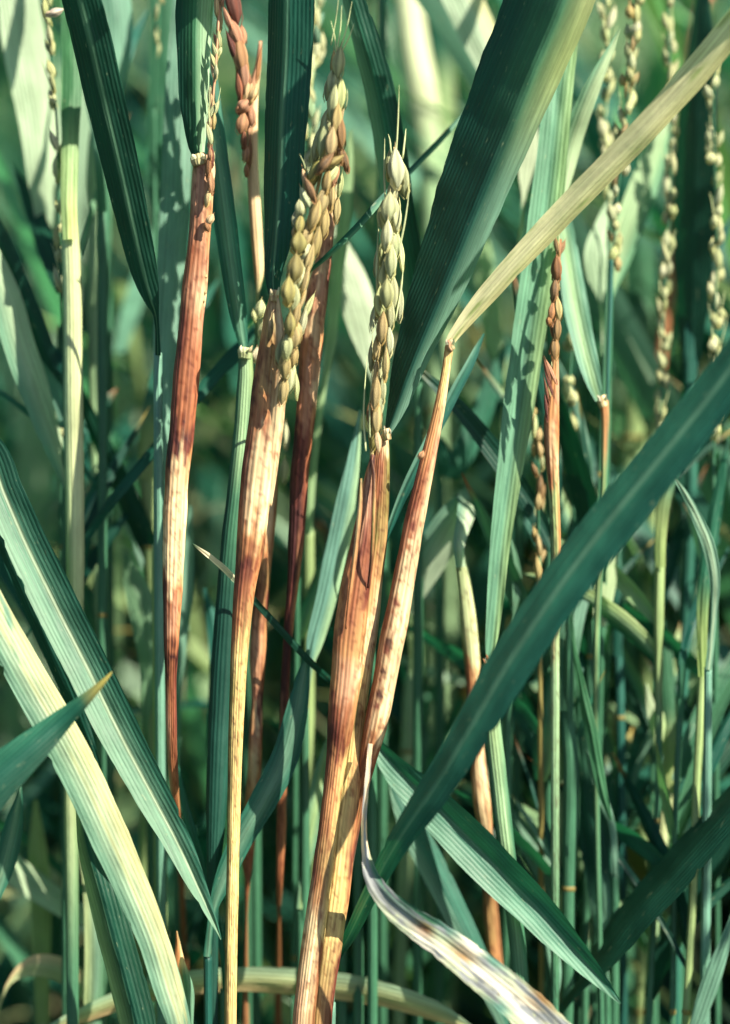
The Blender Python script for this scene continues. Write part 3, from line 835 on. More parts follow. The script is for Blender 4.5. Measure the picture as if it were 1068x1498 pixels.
for (x, y, l, wd, tl, c, dd) in [
    (580, 250, 52, 26, -3, 'gp', -5), (570, 240, 48, 14, 4, 'gn', -2), (573, 285, 40, 16, 4, 'gn', -3), (568, 305, 44, 22, 6, 'gn', -5), (580, 318, 44, 18, -3, 'gp', -4), (566, 345, 46, 22, 4, 'gp', -6), (578, 356, 44, 16, -2, 'gn', -3), (560, 368, 42, 15, 6, 'gn', -2),
    (572, 385, 46, 20, 2, 'gp', -6), (560, 408, 44, 17, 6, 'gn', -4), (565, 430, 42, 22, 2, 'py', -8), (576, 428, 46, 14, -3, 'gn', -4), (556, 452, 42, 14, 6, 'gt', -4), (571, 462, 44, 15, 0, 'gn', -5), (559, 482, 44, 16, 5, 'gt', -6), (569, 502, 42, 15, 0, 'gp', -5),
    (553, 508, 46, 14, 6, 'gt', -4), (564, 536, 44, 15, 2, 'gt', -6), (549, 548, 46, 13, 7, 'gt', -4), (549, 578, 44, 16, 5, 'gt', -7), (559, 572, 44, 13, 2, 'gn', -4), (543, 604, 42, 12, 5, 'gb', -4), (552, 614, 44, 14, 2, 'gt', -6), (545, 640, 40, 12, 0, 'go', -4), (553, 648, 30, 10, -6, 'cr', -6)]:
    grain(rg, H, x, y, l, wd, tl, c, dd, random.uniform(-.05, .12))
    if y < 600: grain(rg, H, x + random.choice((-9, -8, 8, 9)), y + random.uniform(8, 22), l, wd * .8, tl + random.uniform(-6, 6), random.choice(('gp', 'gn', 'gp', 'py')), dd + 3)
for pts in [[(579, 228, -5), (582, 175, -6), (584, 124, -7)], [(589, 232, -5), (592, 205, -5), (594, 188, -5)], [(566, 330, -4), (562, 255, -4), (563, 200, -4)], [(553, 470, -4), (551, 390, -4), (556, 300, -4)], [(583, 370, -6), (593, 320, -6), (600, 268, -6)],
            [(572, 226, -3), (570, 205, -3), (568, 196, -3)], [(541, 640, -6), (541, 590, -6), (546, 540, -6)], [(578, 470, -4), (587, 420, -4), (590, 390, -4)], [(535, 660, -5), (532, 600, -5), (537, 520, -5)]]:
    strand(rg, pts, 'gn', wd=3.0)

# ---- I: the spotted sheath, its long cream leaf
I_ = stalk('slender pinkish cream sheath with dark red spots leaning right, carrying a long cream leaf', (485, 1478, 4))
spots = [(612, 664, 4, 'cr'), (604, 770, 7, 'rd'), (600, 786, 5, 'ru'), (596, 800, 5, 'ru'), (578, 882, 7, 'rd'), (574, 896, 4, 'ru'), (569, 944, 9, 'dr'), (566, 953, 6, 'rd'), (560, 984, 6, 'dr'), (557, 996, 4, 'rd'), (555, 1018, 7, 'dr'), (552, 1034, 5, 'rd'), (607, 740, 4, 'rd'), (560, 1060, 4, 'rd'), (585, 850, 3, 'ru')]
tube(I_, [(657, 508, 13, -2), (652, 545, 13, -2), (642, 600, 17, -2), (630, 655, 22, -2), (618, 710, 26, -2), (606, 765, 30, -2), (596, 820, 32, -2), (585, 880, 35, -2), (573, 940, 36, -2), (562, 1000, 35, -2), (550, 1060, 32, -2), (537, 1115, 26, -1), (527, 1160, 20, 2), (514, 1230, 18, 6), (500, 1310, 18, 8), (486, 1400, 16, 8), (480, 1480, 16, 8)],
     [(508, ('tn', 'st', 'st')), (560, ('og', 'st', 'cr')), (620, ('og', 'og', 'cr')), (660, ('ru', 'og', 'pk')), (700, ('rd', 'ru', 'cr')), (740, ('rd', 'ru', 'cr')), (790, ('ru', 'pk', 'cr')), (830, ('ru', 'cr', 'cr')), (900, ('ru', 'cr', 'cr')), (1000, ('ru', 'cr', 'cr')), (1040, ('rd', 'cr', 'cr')), (1075, ('ru', 'og', 'cr')), (1110, ('rd', 'ru', 'ru')), (1200, ('ru', 'og', 'rd')), (1400, ('gr', 'gr', 'mt')), (2000, 'gr')],
     na=34, step=4, seam=.6, lump=.04, spots=spots)
grain(None or I_, I_, 616, 666, 13, 10, 30, 'pk', -6)
collar(I_, 658, 504, 16, -3, 'pk', -25)
blade(I_, [(658, 503, 13, -2, 20), (668, 488, 17, -2, 20), (700, 448, 26, -2, 22), (755, 386, 32, -4, 22), (815, 325, 36, -6, 22), (890, 248, 38, -10, 22), (960, 172, 40, -14, 22), (1030, 92, 42, -18, 22), (1090, 20, 40, -24, 22), (1180, -90, 30, -40, 24), (1260, -170, 6, -60, 24)],
      ('ck', 'ck', 'py'), name='leaf_blade', fold=16, nx=10, blotch=('yg', .42, 16))

# ---- L: withered twisted leaf hanging at the foot of the spotted sheath
L_ = thing('rice_leaf', 'withered whitish mottled leaf curling away from the foot of the central stalk', 'leaf', P(541, 1095, -6))
blade(L_, [(542, 1088, 7, -5, 0), (538, 1130, 7, -7, 20), (533, 1175, 7, -8, 40), (531, 1215, 8, -9, 50), (533, 1245, 11, -10, 40), (543, 1283, 22, -12, 10), (566, 1315, 32, -14, -10), (602, 1345, 40, -16, -14), (650, 1378, 48, -18, -8), (700, 1418, 54, -18, 0), (750, 1458, 58, -18, 0), (800, 1505, 60, -18, 0), (880, 1600, 60, -18, 10), (980, 1760, 8, -18, 10)],
      [(0, 'cr'), (.16, 'cr'), (.23, ('gy', 'gy', 'gr')), (.34, ('gp', 'gy', 'gr')), (.38, ('wh', 'br', 'gr')), (.41, ('wh', 'gp', 'mt')), (.46, ('gp', 'tn', 'wh')), (.5, ('gp', 'wh', 'mt')), (.56, ('mt', 'wh', 'gp')), (.6, ('gp', 'wh', 'tn')), (.66, ('mt', 'gp', 'gp')), (1, 'gp')], fold=-14, nx=20, step=3, mat=M_DRY, blotch=('gy', .10, 11), curl=.07, rag=.28)

# ================================================================== LEAVES AND STALKS AROUND THEM
leaf('broad teal leaf crossing from the right edge down to the foot of the central stalk',
     [(488, 1412, 8, 4), (510, 1368, 18, 0), (540, 1308, 25, -8), (580, 1235, 34, -16), (630, 1158, 48, -22), (690, 1062, 57, -26), (750, 962, 66, -28), (820, 856, 69, -30), (900, 752, 71, -32), (980, 650, 69, -34), (1060, 550, 64, -36), (1150, 430, 54, -40), (1240, 300, 7, -46)],
     ('tl', 'tl', 'dt'), root=(484, 1470, 6), stem_w=14, stemcol='mt', roll=-36, fold=9, nx=12, rib='mt')
Nn = stalk('green stalk with pale collar bearing the long upright bluish green leaf right of centre', (765, 1478, 14))
tube(Nn, [(715, 972, 22, 12), (715, 1000, 24, 12), (720, 1060, 25, 12), (729, 1140, 26, 12), (738, 1220, 26, 12), (748, 1300, 25, 13), (757, 1380, 24, 14), (766, 1480, 22, 14)], [(970, ('gr', 'yg', 'lg')), (1200, ('gr', 'lg', 'gr')), (1480, 'gr'), (2000, 'gr')], na=20, step=6, seam=.3, streak=.5)
collar(Nn, 717, 970, 18, 10, 'py', 0)
for (x, y) in [(713, 962), (722, 966), (709, 968)]: grain(Nn, Nn, x, y, 9, 5, random.uniform(-30, 30), 'br', 8)
blade(Nn, [(717, 968, 10, 12, 0), (719, 940, 18, 12, 4), (725, 880, 24, 12, 6), (732, 800, 30, 12, 6), (742, 710, 36, 12, 6), (756, 610, 44, 13, 6), (772, 500, 48, 14, 6), (787, 400, 50, 14, 6), (799, 300, 48, 15, 6), (811, 200, 44, 16, 6), (822, 100, 40, 18, 6), (832, 0, 36, 20, 6), (850, -120, 24, 26, 6), (870, -220, 5, 34, 6)],
      ('mt', 'mt', 'lg'), name='leaf_blade', fold=-14, nx=14)

O_ = stalk('yellow green stalk turning orange below, left of the green stalk with the pale collar', (735, 1478, 30))
tube(O_, [(670, 790, 8, 22), (674, 820, 17, 22), (681, 870, 22, 22), (687, 930, 25, 22), (692, 985, 22, 22), (694, 1040, 20, 22), (699, 1110, 22, 22), (706, 1180, 25, 22), (714, 1235, 14, 24), (716, 1300, 20, 28), (722, 1380, 22, 30), (735, 1480, 14, 30)],
     [(790, 'yg'), (900, ('yg', 'gn', 'gn')), (960, ('ol', 'gn', 'gn')), (990, ('ru', 'og', 'og')), (1040, ('rd', 'ru', 'ru')), (1090, ('ru', 'og', 'og')), (1130, ('og', 'cr', 'cr')), (1230, ('og', 'cr', 'og')), (1245, ('br', 'br', 'br')), (1350, ('br', 'tn', 'br')), (1400, ('og', 'og', 'br')), (1480, 'br')], na=20, step=6)
blade(O_, [(675, 830, 15, 20, 10), (672, 795, 17, 20, 20), (684, 735, 34, 30, 25), (664, 765, 52, 30, 20), (635, 815, 50, 32, 20), (612, 870, 26, 34, 20), (603, 900, 3, 36, 20)], ('mt', 'pl', 'pl'), name='leaf_blade', fold=8)

# ---- left side
leaf('long folded teal leaf sweeping from the left edge down to the yellow stem',
     [(-20, 660, 50, 2), (5, 720, 56, 1), (38, 800, 60, 0), (80, 885, 64, -1), (128, 975, 64, -2), (175, 1070, 60, -3), (222, 1160, 52, -3), (262, 1238, 40, -3), (292, 1305, 24, -3), (312, 1350, 10, -3), (322, 1375, 2, -3)],
     [(0, ('mt', 'tl', 'dk')), (1, ('mt', 'mt', 'tl'))], root=(-150, 560, 10), fold=-24, roll=6, nx=12, rib='pl')  # lighter and darker halves paint how light falls on the fold
leaf('dark narrow leaf just under the long teal leaf at the left edge',
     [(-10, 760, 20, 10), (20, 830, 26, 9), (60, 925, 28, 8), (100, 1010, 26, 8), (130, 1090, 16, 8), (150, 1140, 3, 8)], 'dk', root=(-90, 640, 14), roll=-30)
leaf('pale creamy green leaf at lower left, the broadest of the pale ones',
     [(262, 1500, 34, -8), (248, 1450, 42, -8), (226, 1380, 46, -8), (196, 1305, 52, -8), (164, 1230, 56, -9), (128, 1150, 58, -9), (88, 1075, 58, -10), (45, 1000, 56, -10), (5, 925, 52, -10), (-40, 840, 46, -10), (-110, 720, 10, -14)],
     ('mt', 'pl', 'py'), root=(282, 1640, -4), roll=10, fold=8, nx=12, rib='py', blotch=('mt', .35, 20))
leaf('small dark green leaf tip in front of the pale leaf at the lower left edge',
     [(-60, 1190, 78, -26), (0, 1132, 66, -24), (45, 1092, 50, -22), (85, 1056, 34, -20), (120, 1026, 20, -20), (148, 1000, 9, -20), (164, 983, 2, -20)], ('tl', 'dt', 'dk'), root=(-160, 1290, -28), roll=-20, fold=8, tipc='yw')
leaf('dark green folded leaf at the bottom left with a pale edge',
     [(200, 1500, 54, 2), (185, 1440, 52, 2), (165, 1370, 50, 2), (145, 1300, 46, 3), (128, 1240, 34, 4), (118, 1180, 16, 4), (112, 1130, 3, 4)], ('lg', 'dt', 'dk'), root=(215, 1600, 2), roll=-16, fold=24)
leaf('dark wide leaf narrowing down to a pale thin stem left of the left rust stalk',
     [(228, 462, 8, 6), (221, 440, 22, 5), (210, 400, 38, 4), (196, 340, 46, 2), (180, 270, 52, 0), (164, 200, 56, -2), (148, 130, 58, -4), (132, 60, 58, -6), (114, -10, 56, -8), (92, -90, 44, -12), (70, -180, 6, -16)],
     ('dk', 'dk', 'dk'), root=(231, 520, 8), roll=-28, fold=8, nx=10, rib='mt', stem_w=13, stemcol='mt')
leaf('broad pale leaf in the top left corner, blurred',
     [(20, -70, 60, 44), (32, 0, 62, 44), (44, 90, 66, 44), (56, 170, 60, 44), (64, 240, 52, 44), (72, 310, 40, 46), (84, 380, 26, 48), (96, 440, 4, 50)], [(0, 'pl'), (.75, 'pl'), (1, 'mt')], root=(-60, -200, 50), roll=20)  # pale part paints sunlight, greener end paints the shadow past its edge
leaf('pale slanting leaf left of the tall pale stem',
     [(-30, 360, 44, 26), (8, 430, 46, 26), (30, 500, 46, 26), (50, 560, 44, 26), (70, 625, 36, 26), (88, 680, 22, 26), (98, 722, 4, 26)], ('mt', 'pl', 'pl'), root=(-110, 240, 30), roll=20)
leaf('dark leaf crossing above the pale slanting one at the left edge',
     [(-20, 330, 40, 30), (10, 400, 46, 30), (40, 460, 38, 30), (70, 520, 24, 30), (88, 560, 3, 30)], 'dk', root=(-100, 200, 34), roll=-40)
Pp = stalk('tall thick yellowish green stem standing clear at the left side', (106, 1400, 20))
tube(Pp, [(98, 285, 14, 18), (102, 330, 24, 18), (106, 450, 28, 18), (107, 560, 28, 18), (109, 700, 28, 18), (110, 850, 26, 18), (108, 950, 24, 19), (104, 1100, 22, 20), (105, 1300, 20, 20), (106, 1480, 18, 20)],
     [(280, ('lg', 'py', 'gn')), (600, ('lg', 'py', 'gn')), (900, ('yg', 'py', 'gn')), (1000, ('yg', 'gn', 'yg')), (1480, 'gr'), (2000, 'gr')], na=20, step=8, seam=.4, streak=.35)
blade(Pp, [(103, 350, 22, 15, 0), (100, 290, 24, 16, 0), (103, 200, 26, 20, 0), (105, 120, 30, 24, 0), (104, 40, 30, 28, 0), (100, -60, 26, 34, 0), (90, -160, 4, 40, 0)], [(0, ('lg', 'py', 'gn')), (.18, 'lg'), (.4, 'gr'), (1, 'gr')], name='leaf_blade', fold=14)
side_leaves(Pp, [(104, 300, 20, 26), (107, 600, 20, 26), (108, 1480, 20, 26)], 5, 320, 900)
Pe = stalk('narrow yellow green ear hanging on to the far left beside the thick stem', (96, 1400, 30))
panicle(Pe, [(68, -10, 22), (72, 60, 22), (80, 140, 22), (85, 220, 22), (86, 300, 22), (88, 400, 22), (92, 520, 24), (94, 640, 26)], 19, 34, 14, ['gn', 'gp', 'gn'], spread=3.5, gap=[(.72, .99)])
grain(Pe, Pe, 80, 18, 26, 15, 70, 'wh', 14)
tube(Pe, [(94, 640, 5, 26), (95, 800, 8, 28), (96, 1000, 10, 30), (96, 1480, 12, 30)], 'gr', na=8, streak=.3, step=25)

side_leaves(Pe, [(88, 300, 12, 30), (95, 800, 12, 30), (96, 1480, 12, 30)], 5, 400, 1000)
# the broad leaf behind the left rust stalk
leaf('wide soft green upright leaf right behind the left rust stalk', [(236, 700, 14, 18), (238, 620, 24, 18), (243, 520, 36, 20), (250, 400, 42, 22), (256, 280, 44, 24), (262, 160, 42, 26), (268, 40, 36, 30), (276, -80, 26, 34), (290, -200, 4, 40)], 'mt', root=(232, 800, 20), roll=6, stemcol='yg', stem_w=20)
# bent teal leaf behind the yellow stem
leaf('bluish leaf with a sharp bend behind the lower yellow stem', [(312, 1335, 12, 8), (326, 1292, 26, 8), (352, 1232, 34, 8), (386, 1172, 40, 8), (416, 1110, 40, 9), (432, 1050, 34, 10), (444, 990, 20, 12), (452, 950, 3, 13)], ('tl', 'mt', 'tl'), root=(304, 1400, 8), roll=8, stemcol='dt')
AAk = stalk('dark green stalk with a pale collar left of the cream and rust sheath', (312, 1400, 12))
tube(AAk, [(359, 516, 20, 10), (359, 560, 24, 10), (354, 640, 26, 10), (346, 720, 28, 10), (338, 800, 30, 10), (331, 900, 34, 11), (325, 1000, 36, 12), (320, 1100, 34, 12), (316, 1200, 28, 12), (312, 1300, 18, 12), (311, 1480, 16, 12)],
     [(516, ('gr', 'lg', 'yg')), (640, ('gr', 'lg', 'gr')), (740, ('dk', 'gr', 'gr')), (900, 'dk'), (1480, 'dk')], na=20, step=6, seam=.2, streak=.3)  # darker green lower down is shade painted into the stalk
collar(AAk, 358, 515, 22, 8, 'py', 5)
blade(AAk, [(356, 508, 12, 10, 0), (350, 470, 24, 9, 0), (342, 420, 28, 8, 0), (332, 350, 32, 8, 0), (322, 270, 34, 8, 0), (312, 190, 34, 8, 0), (302, 100, 30, 9, 0), (290, 0, 20, 10, 0), (280, -80, 3, 12, 0)], ('tl', 'mt', 'tl'), name='leaf_blade', fold=20)
for (x, y, l, wd, tl, c) in [(380, 452, 26, 15, 10, 'gp'), (385, 486, 24, 18, 0, 'gp'), (372, 462, 18, 12, -10, 'py'), (376, 520, 22, 16, 0, 'wh')]:
    grain(AAk, AAk, x, y, l, wd, tl, c, 12)

# thin crossing leaves
leaf('very narrow dark leaf slanting up to the right behind the cream ear', [(402, 436, 7, 22), (430, 412, 6, 14), (470, 382, 7, 5), (520, 336, 10, 3), (560, 290, 9, 8), (600, 248, 8, 14), (650, 196, 8, 20), (684, 160, 3, 24)], ('dt', 'tl', 'mt'), root=(360, 480, 34), stem_w=6, nx=4)
leaf('very narrow leaf with a white tip crossing behind the cream and rust sheath', [(460, 975, 10, 12), (432, 945, 10, 10), (396, 905, 10, 8), (366, 872, 9, 6), (338, 842, 9, 4), (312, 818, 8, 2), (282, 796, 2, 0)], [(0, 'dk'), (.6, 'dk'), (.72, 'mt'), (.8, 'wh'), (.92, 'wh'), (1, 'gr')], root=(500, 1010, 22), stem_w=8, nx=4, roll=-10)
leaf('dark narrow leaf slanting from the pale collar down to the thick left stem', [(348, 512, 22, 24), (310, 552, 20, 24), (262, 610, 17, 22), (215, 668, 16, 22), (170, 724, 15, 22), (135, 772, 12, 24), (100, 830, 10, 26), (30, 940, 3, 30)], 'dt', root=(372, 480, 30), stem_w=8, roll=-30, nx=5)
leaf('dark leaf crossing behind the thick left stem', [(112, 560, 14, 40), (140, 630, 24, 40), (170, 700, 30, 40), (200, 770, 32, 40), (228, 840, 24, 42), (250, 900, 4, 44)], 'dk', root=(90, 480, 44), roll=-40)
leaf('thin teal leaf between the central stalk and the spotted sheath', [(566, 790, 4, 10), (572, 770, 9, 9), (592, 720, 14, 8), (625, 650, 17, 8), (660, 580, 16, 9), (690, 525, 12, 10), (708, 488, 3, 11)], ('mt', 'tl', 'dt'), root=(545, 850, 14), stem_w=6)
leaf('soft pale green blade leaning behind the thick brown central sheaths', [(456, 975, 10, 18), (463, 940, 24, 18), (478, 880, 30, 18), (494, 800, 32, 18), (508, 730, 28, 18), (520, 670, 18, 19), (530, 600, 4, 20)], ('mt', 'mt', 'lg'), root=(446, 1040, 20), roll=10)
leaf('short pale blade low between the dark red stalk and the thick central sheath', [(446, 1270, 14, 24), (452, 1225, 28, 24), (462, 1175, 28, 24), (472, 1125, 20, 26), (480, 1080, 3, 28)], ('mt', 'lg', 'mt'), root=(440, 1330, 24), roll=14)
leaf('dark edged teal leaf standing between the two ears', [(604, 470, 30, 22), (594, 380, 42, 20), (582, 300, 44, 18), (568, 210, 46, 16), (552, 130, 44, 14), (534, 60, 40, 12), (514, -10, 30, 12), (490, -90, 4, 12)], ('mt', 'tl', 'dk'), root=(612, 560, 26), roll=-14, fold=16)
leaf('yellow green narrow stem like leaf behind the cream ear', [(474, 560, 10, 34), (484, 500, 16, 34), (494, 400, 18, 32), (504, 310, 20, 32), (510, 240, 14, 32), (514, 190, 3, 32)], 'lg', root=(452, 780, 36), stem_w=16, stemcol='yg')
leaf('pale leaf piece leaning behind the foot of the cream ear', [(550, 560, 10, 36), (540, 500, 40, 36), (524, 440, 52, 36), (508, 390, 44, 38), (492, 330, 6, 40)], 'pl', root=(560, 640, 40), roll=20)

# ---- right side
leaf('pointed pale leaf tip rising between the ears at upper right', [(818, 300, 14, 20), (836, 215, 30, 20), (852, 170, 28, 18), (872, 120, 22, 16), (892, 76, 12, 16), (906, 42, 2, 16)], ('mt', 'pl', 'pl'), root=(806, 400, 24), roll=20, fold=18)
leaf('pale straight leaf cutting the top edge right of centre', [(640, -80, 54, 46), (672, -20, 58, 46), (704, 50, 54, 46), (732, 110, 44, 46), (756, 170, 22, 48), (770, 215, 3, 50)], ('pl', 'pl', 'py'), root=(560, -220, 52), roll=20)
leaf('small pale blade behind the broad dark leaf edge', [(766, 290, 6, 36), (770, 250, 22, 36), (776, 215, 26, 36), (784, 170, 3, 36)], 'pl', root=(760, 360, 38), roll=20)
AF = stalk('thin stalk with an orange joint carrying a pale drooping pair of leaves at right', (880, 1400, 22))
tube(AF, [(884, 586, 12, 18), (886, 620, 12, 18), (884, 700, 10, 18), (880, 800, 10, 19), (874, 900, 10, 20), (872, 1100, 9, 22), (880, 1480, 8, 22)], [(586, 'og'), (640, ('yg', 'og', 'gr')), (700, ('gr', 'yg', 'gr')), (1480, 'gr')], na=12, step=10, streak=.4)
collar(AF, 881, 586, 15, 16, 'cr', -15)
blade(AF, [(876, 586, 10, 18, 10), (868, 555, 24, 18, 10), (854, 500, 32, 20, 12), (842, 450, 36, 22, 14), (832, 400, 34, 24, 16), (822, 340, 30, 28, 18), (812, 280, 22, 32, 20), (806, 200, 3, 38, 20)], ('mt', 'lg', 'mt'), name='leaf_blade', fold=-16)
side_leaves(AF, [(886, 590, 10, 26), (880, 800, 10, 26), (872, 1100, 10, 28), (880, 1480, 8, 28)], 6, 620, 1350)
tube(AF, [(888, 600, 5, 20), (890, 520, 6, 22), (893, 440, 7, 24), (894, 380, 6, 26)], 'dt', name='stem', na=8, ground=False, streak=.2)
leaf('pale oval looking blade behind the thin orange jointed stalk', [(878, 440, 6, 40), (876, 405, 34, 40), (872, 370, 34, 40), (880, 330, 20, 42), (896, 280, 4, 44)], 'pl', root=(884, 520, 40), roll=16)
leaf('pale leaf slanting below the long cream leaf at right', [(894, 440, 6, 42), (908, 380, 34, 42), (930, 310, 44, 42), (952, 250, 40, 44), (976, 180, 26, 46), (1000, 110, 4, 50)], ('pl', 'pl', 'mt'), root=(884, 540, 44), roll=20)
AK = leaf('sharp pointed pale leaf at the right edge above the field of thin stems', [(1046, 900, 10, 14), (1048, 850, 16, 13), (1038, 800, 20, 12), (1018, 755, 16, 12), (998, 718, 9, 12), (978, 688, 2, 12)], ('mt', 'pl', 'mt'), root=(1036, 980, 14), stemcol='mt')

def ear_stalk(label, path, n, ln, wd, cols, spread, foot, group='ears of the stalks at the right side', stemw=8, sc='gr', **kw):
    path = [(x, y, dd + 9) for x, y, dd in path]; foot = (foot[0], foot[1], foot[2] + 9)
    s = stalk(label, foot, group=None)
    panicle(s, path, n, ln, wd, cols, spread, **kw)
    a = path[-1]
    side_leaves(s, [(a[0], a[1], 8, a[2]), ((a[0]*2 + foot[0]) / 3, (a[1]*2 + foot[1]) / 3, stemw, a[2]), (foot[0], foot[1], stemw, foot[2]), (foot[0], 1480, stemw, foot[2])], 4 if a[0] > 600 else 1, 720, 1500)
    tube(s, [(a[0], a[1] - 6, 4, a[2]), ((a[0]*2 + foot[0]) / 3, (a[1]*2 + foot[1]) / 3, stemw, a[2]), (foot[0], foot[1], stemw, foot[2]), (foot[0], 1480, stemw, foot[2])], sc, na=9, streak=.4, step=20)
    return s
ear_stalk('soft yellow ear left of the two at the top right, reaching the top edge', [(884, -60, 30), (886, 0, 30), (888, 80, 30), (884, 160, 30), (888, 250, 30), (892, 340, 30)], 20, 32, 15, ['gp', 'gn', 'gn', 'gp'], 7, (850, 1400, 40), gap=[(.88, 1)])
ear_stalk('brownish yellow ear beside the thin orange jointed stalk', [(934, -60, 20), (930, 0, 20), (924, 80, 20), (916, 160, 20), (908, 240, 20), (900, 320, 20), (896, 396, 20)], 26, 30, 15, ['gn', 'gp', 'gn', 'gt'], 8, (868, 1400, 30))
ear_stalk('long thin pale ear reaching furthest down at right', [(976, -60, 30), (978, 40, 30), (982, 140, 30), (982, 240, 30), (978, 340, 30), (972, 440, 30), (970, 540, 30), (964, 630, 30)], 36, 30, 13, ['gp', 'gn', 'gp', 'py'], 5, (950, 1400, 40))
ear_stalk('ear cut by the right edge of the picture', [(1046, 60, 24), (1044, 160, 24), (1046, 260, 24), (1048, 360, 24), (1046, 460, 24), (1048, 560, 24), (1044, 650, 24)], 24, 30, 16, ['gn', 'gp', 'gp'], 7, (1050, 1400, 30))
ear_stalk('short green yellow ear with few plump grains beside the orange rotted stalk', [(842, 470, 24), (836, 520, 22), (833, 580, 22), (836, 640, 24), (838, 700, 26)], 7, 34, 19, ['gp', 'gn', 'gp'], 5, (838, 1400, 30), gap=[(.7, .9)])
ear_stalk('brown grained ear hidden behind the orange rotted stalk', [(788, 560, 16), (786, 620, 14), (788, 700, 14), (788, 780, 14), (792, 860, 14), (790, 920, 16)], 15, 34, 14, ['gt', 'gb', 'gn', 'gt'], 4.5, (792, 1400, 26), sc='ol')
ear_stalk('faint ear above the white blurred grains near the top left', [(234, -50, 34), (232, 20, 34), (228, 90, 34), (226, 160, 36)], 8, 28, 11, ['gt', 'py', 'gn'], 4, (232, 1400, 46), gap=[(.6, 1)])
ear_stalk('pale green ear behind the awned tip of the brown ear', [(468, -40, 24), (464, 40, 22), (458, 120, 20), (452, 200, 18), (446, 280, 18), (440, 330, 18)], 22, 38, 16, ['gp', 'lg', 'gp', 'mt'], 8, (430, 1400, 36), awn=.4)

Rr = stalk('orange rotted stalk with a brown ear and reddish bristles right of the long bluish leaf', (812, 1478, 18))
rr_ = panicle(Rr, [(820, 350, 12), (816, 400, 10), (813, 460, 8), (809, 520, 8), (806, 590, 8)], 5, 34, 13, ['gb', 'br', 'gt'], 4, stem=5, stemcol='br')
for (x, y, l, wd, tl, c) in [(814, 396, 36, 16, 0, 'br'), (811, 424, 34, 15, 6, 'gb'), (817, 452, 34, 12, -6, 'gt'), (808, 456, 28, 12, 8, 'og'), (815, 482, 36, 14, 2, 'gb'), (803, 470, 14, 9, 0, 'og'), (812, 510, 34, 12, 0, 'tn'),
                            (801, 546, 38, 7, -14, 'ru'), (804, 562, 40, 6, -18, 'rd'), (800, 575, 40, 6, -10, 'ru'), (807, 545, 36, 6, -24, 'pk'), (799, 598, 36, 6, -6, 'rd')]:
    grain(rr_, Rr, x, y, l, wd, tl, c, 5)
tube(Rr, [(813, 510, 8, 8), (810, 570, 16, 8), (807, 620, 22, 8), (808, 680, 19, 8), (811, 740, 16, 9), (813, 800, 15, 10), (812, 870, 14, 12), (812, 1000, 13, 14), (812, 1480, 12, 18)],
     [(510, 'tn'), (560, ('ru', 'og', 'pk')), (610, ('ru', 'og', 'og')), (650, ('ru', 'cr', 'og')), (690, ('br', 'og', 'cr')), (720, ('yg', 'yg', 'tn')), (800, ('gr', 'yg', 'og')), (860, ('br', 'og', 'yg')), (1000, 'lg'), (1480, 'gr')], na=18, step=6)

side_leaves(Rr, [(810, 640, 10, 22), (812, 1000, 10, 24), (812, 1480, 10, 26)], 5, 700, 1400)
# lower right leaves
leaf('teal leaf with a pale lower half pointing to the bottom right', [(546, 1078, 14, 16), (575, 1118, 36, 15), (618, 1160, 54, 14), (672, 1214, 64, 12), (730, 1275, 64, 11), (786, 1330, 56, 10), (836, 1385, 42, 9), (876, 1430, 22, 9), (908, 1468, 3, 9)],
     ('mt', 'tl', 'tl'), root=(524, 1040, 20), fold=-26, roll=-10, nx=12, rib='mt')
leaf('teal narrow leaf passing under the broad diagonal leaf towards the bottom', [(745, 1500, 26, 24), (715, 1435, 32, 24), (685, 1372, 36, 24), (655, 1310, 38, 24), (625, 1250, 40, 24), (600, 1205, 34, 24), (582, 1172, 18, 24), (570, 1145, 3, 24)], ('mt', 'tl', 'tl'), root=(770, 1560, 26), roll=14)
leaf('dark leaf slanting up to the right edge near the bottom right corner', [(846, 1440, 16, 22), (880, 1396, 40, 20), (930, 1335, 52, 18), (985, 1275, 54, 16), (1040, 1210, 50, 14), (1100, 1140, 40, 12), (1180, 1040, 4, 8)], ('dk', 'dk', 'dt'), root=(800, 1500, 26), roll=-55, fold=6)  # very dark green stands in for the shade on this leaf
leaf('dark upright leaf ending in a pale lit patch at lower right', [(884, 1382, 10, 26), (878, 1330, 30, 26), (872, 1260, 44, 26), (862, 1180, 44, 26), (852, 1100, 34, 27), (840, 1000, 22, 28), (832, 940, 3, 30)], [(0, 'mt'), (.22, 'mt'), (.34, 'dk'), (1, 'gr')], root=(888, 1440, 26), roll=-20)  # the lit patch at its foot is painted into the blade colour
leaf('thin pale leaf tip low right beside the dark upright leaf', [(895, 1210, 10, 24), (882, 1170, 14, 24), (868, 1130, 13, 24), (856, 1095, 3, 24)], 'mt', root=(900, 1280, 24))
leaf('pale green blade between the left stems at the lower edge', [(140, 1500, 30, 26), (142, 1400, 34, 26), (138, 1300, 30, 28), (126, 1200, 24, 30), (118, 1100, 3, 30)], ('lg', 'mt', 'gr'), root=(140, 1560, 26))
leaf('bright yellow green blade at the lower left edge', [(62, 1420, 24, 46), (60, 1330, 30, 46), (56, 1250, 28, 46), (52, 1170, 5, 46)], 'yg', root=(64, 1500, 46), stem_w=20, stemcol='yg')
leaf('teal blade tip at the left edge under the small dark leaf tip', [(-10, 1330, 10, 14), (6, 1270, 30, 14), (20, 1210, 28, 14), (30, 1150, 3, 14)], ('tl', 'mt', 'tl'), root=(-20, 1400, 14))
leaf('pale leaf lying across the lower left corner', [(-30, 1225, 40, 40), (20, 1268, 42, 40), (70, 1305, 40, 40), (115, 1335, 30, 40), (150, 1350, 4, 42)], 'pl', root=(-90, 1180, 40), roll=24)
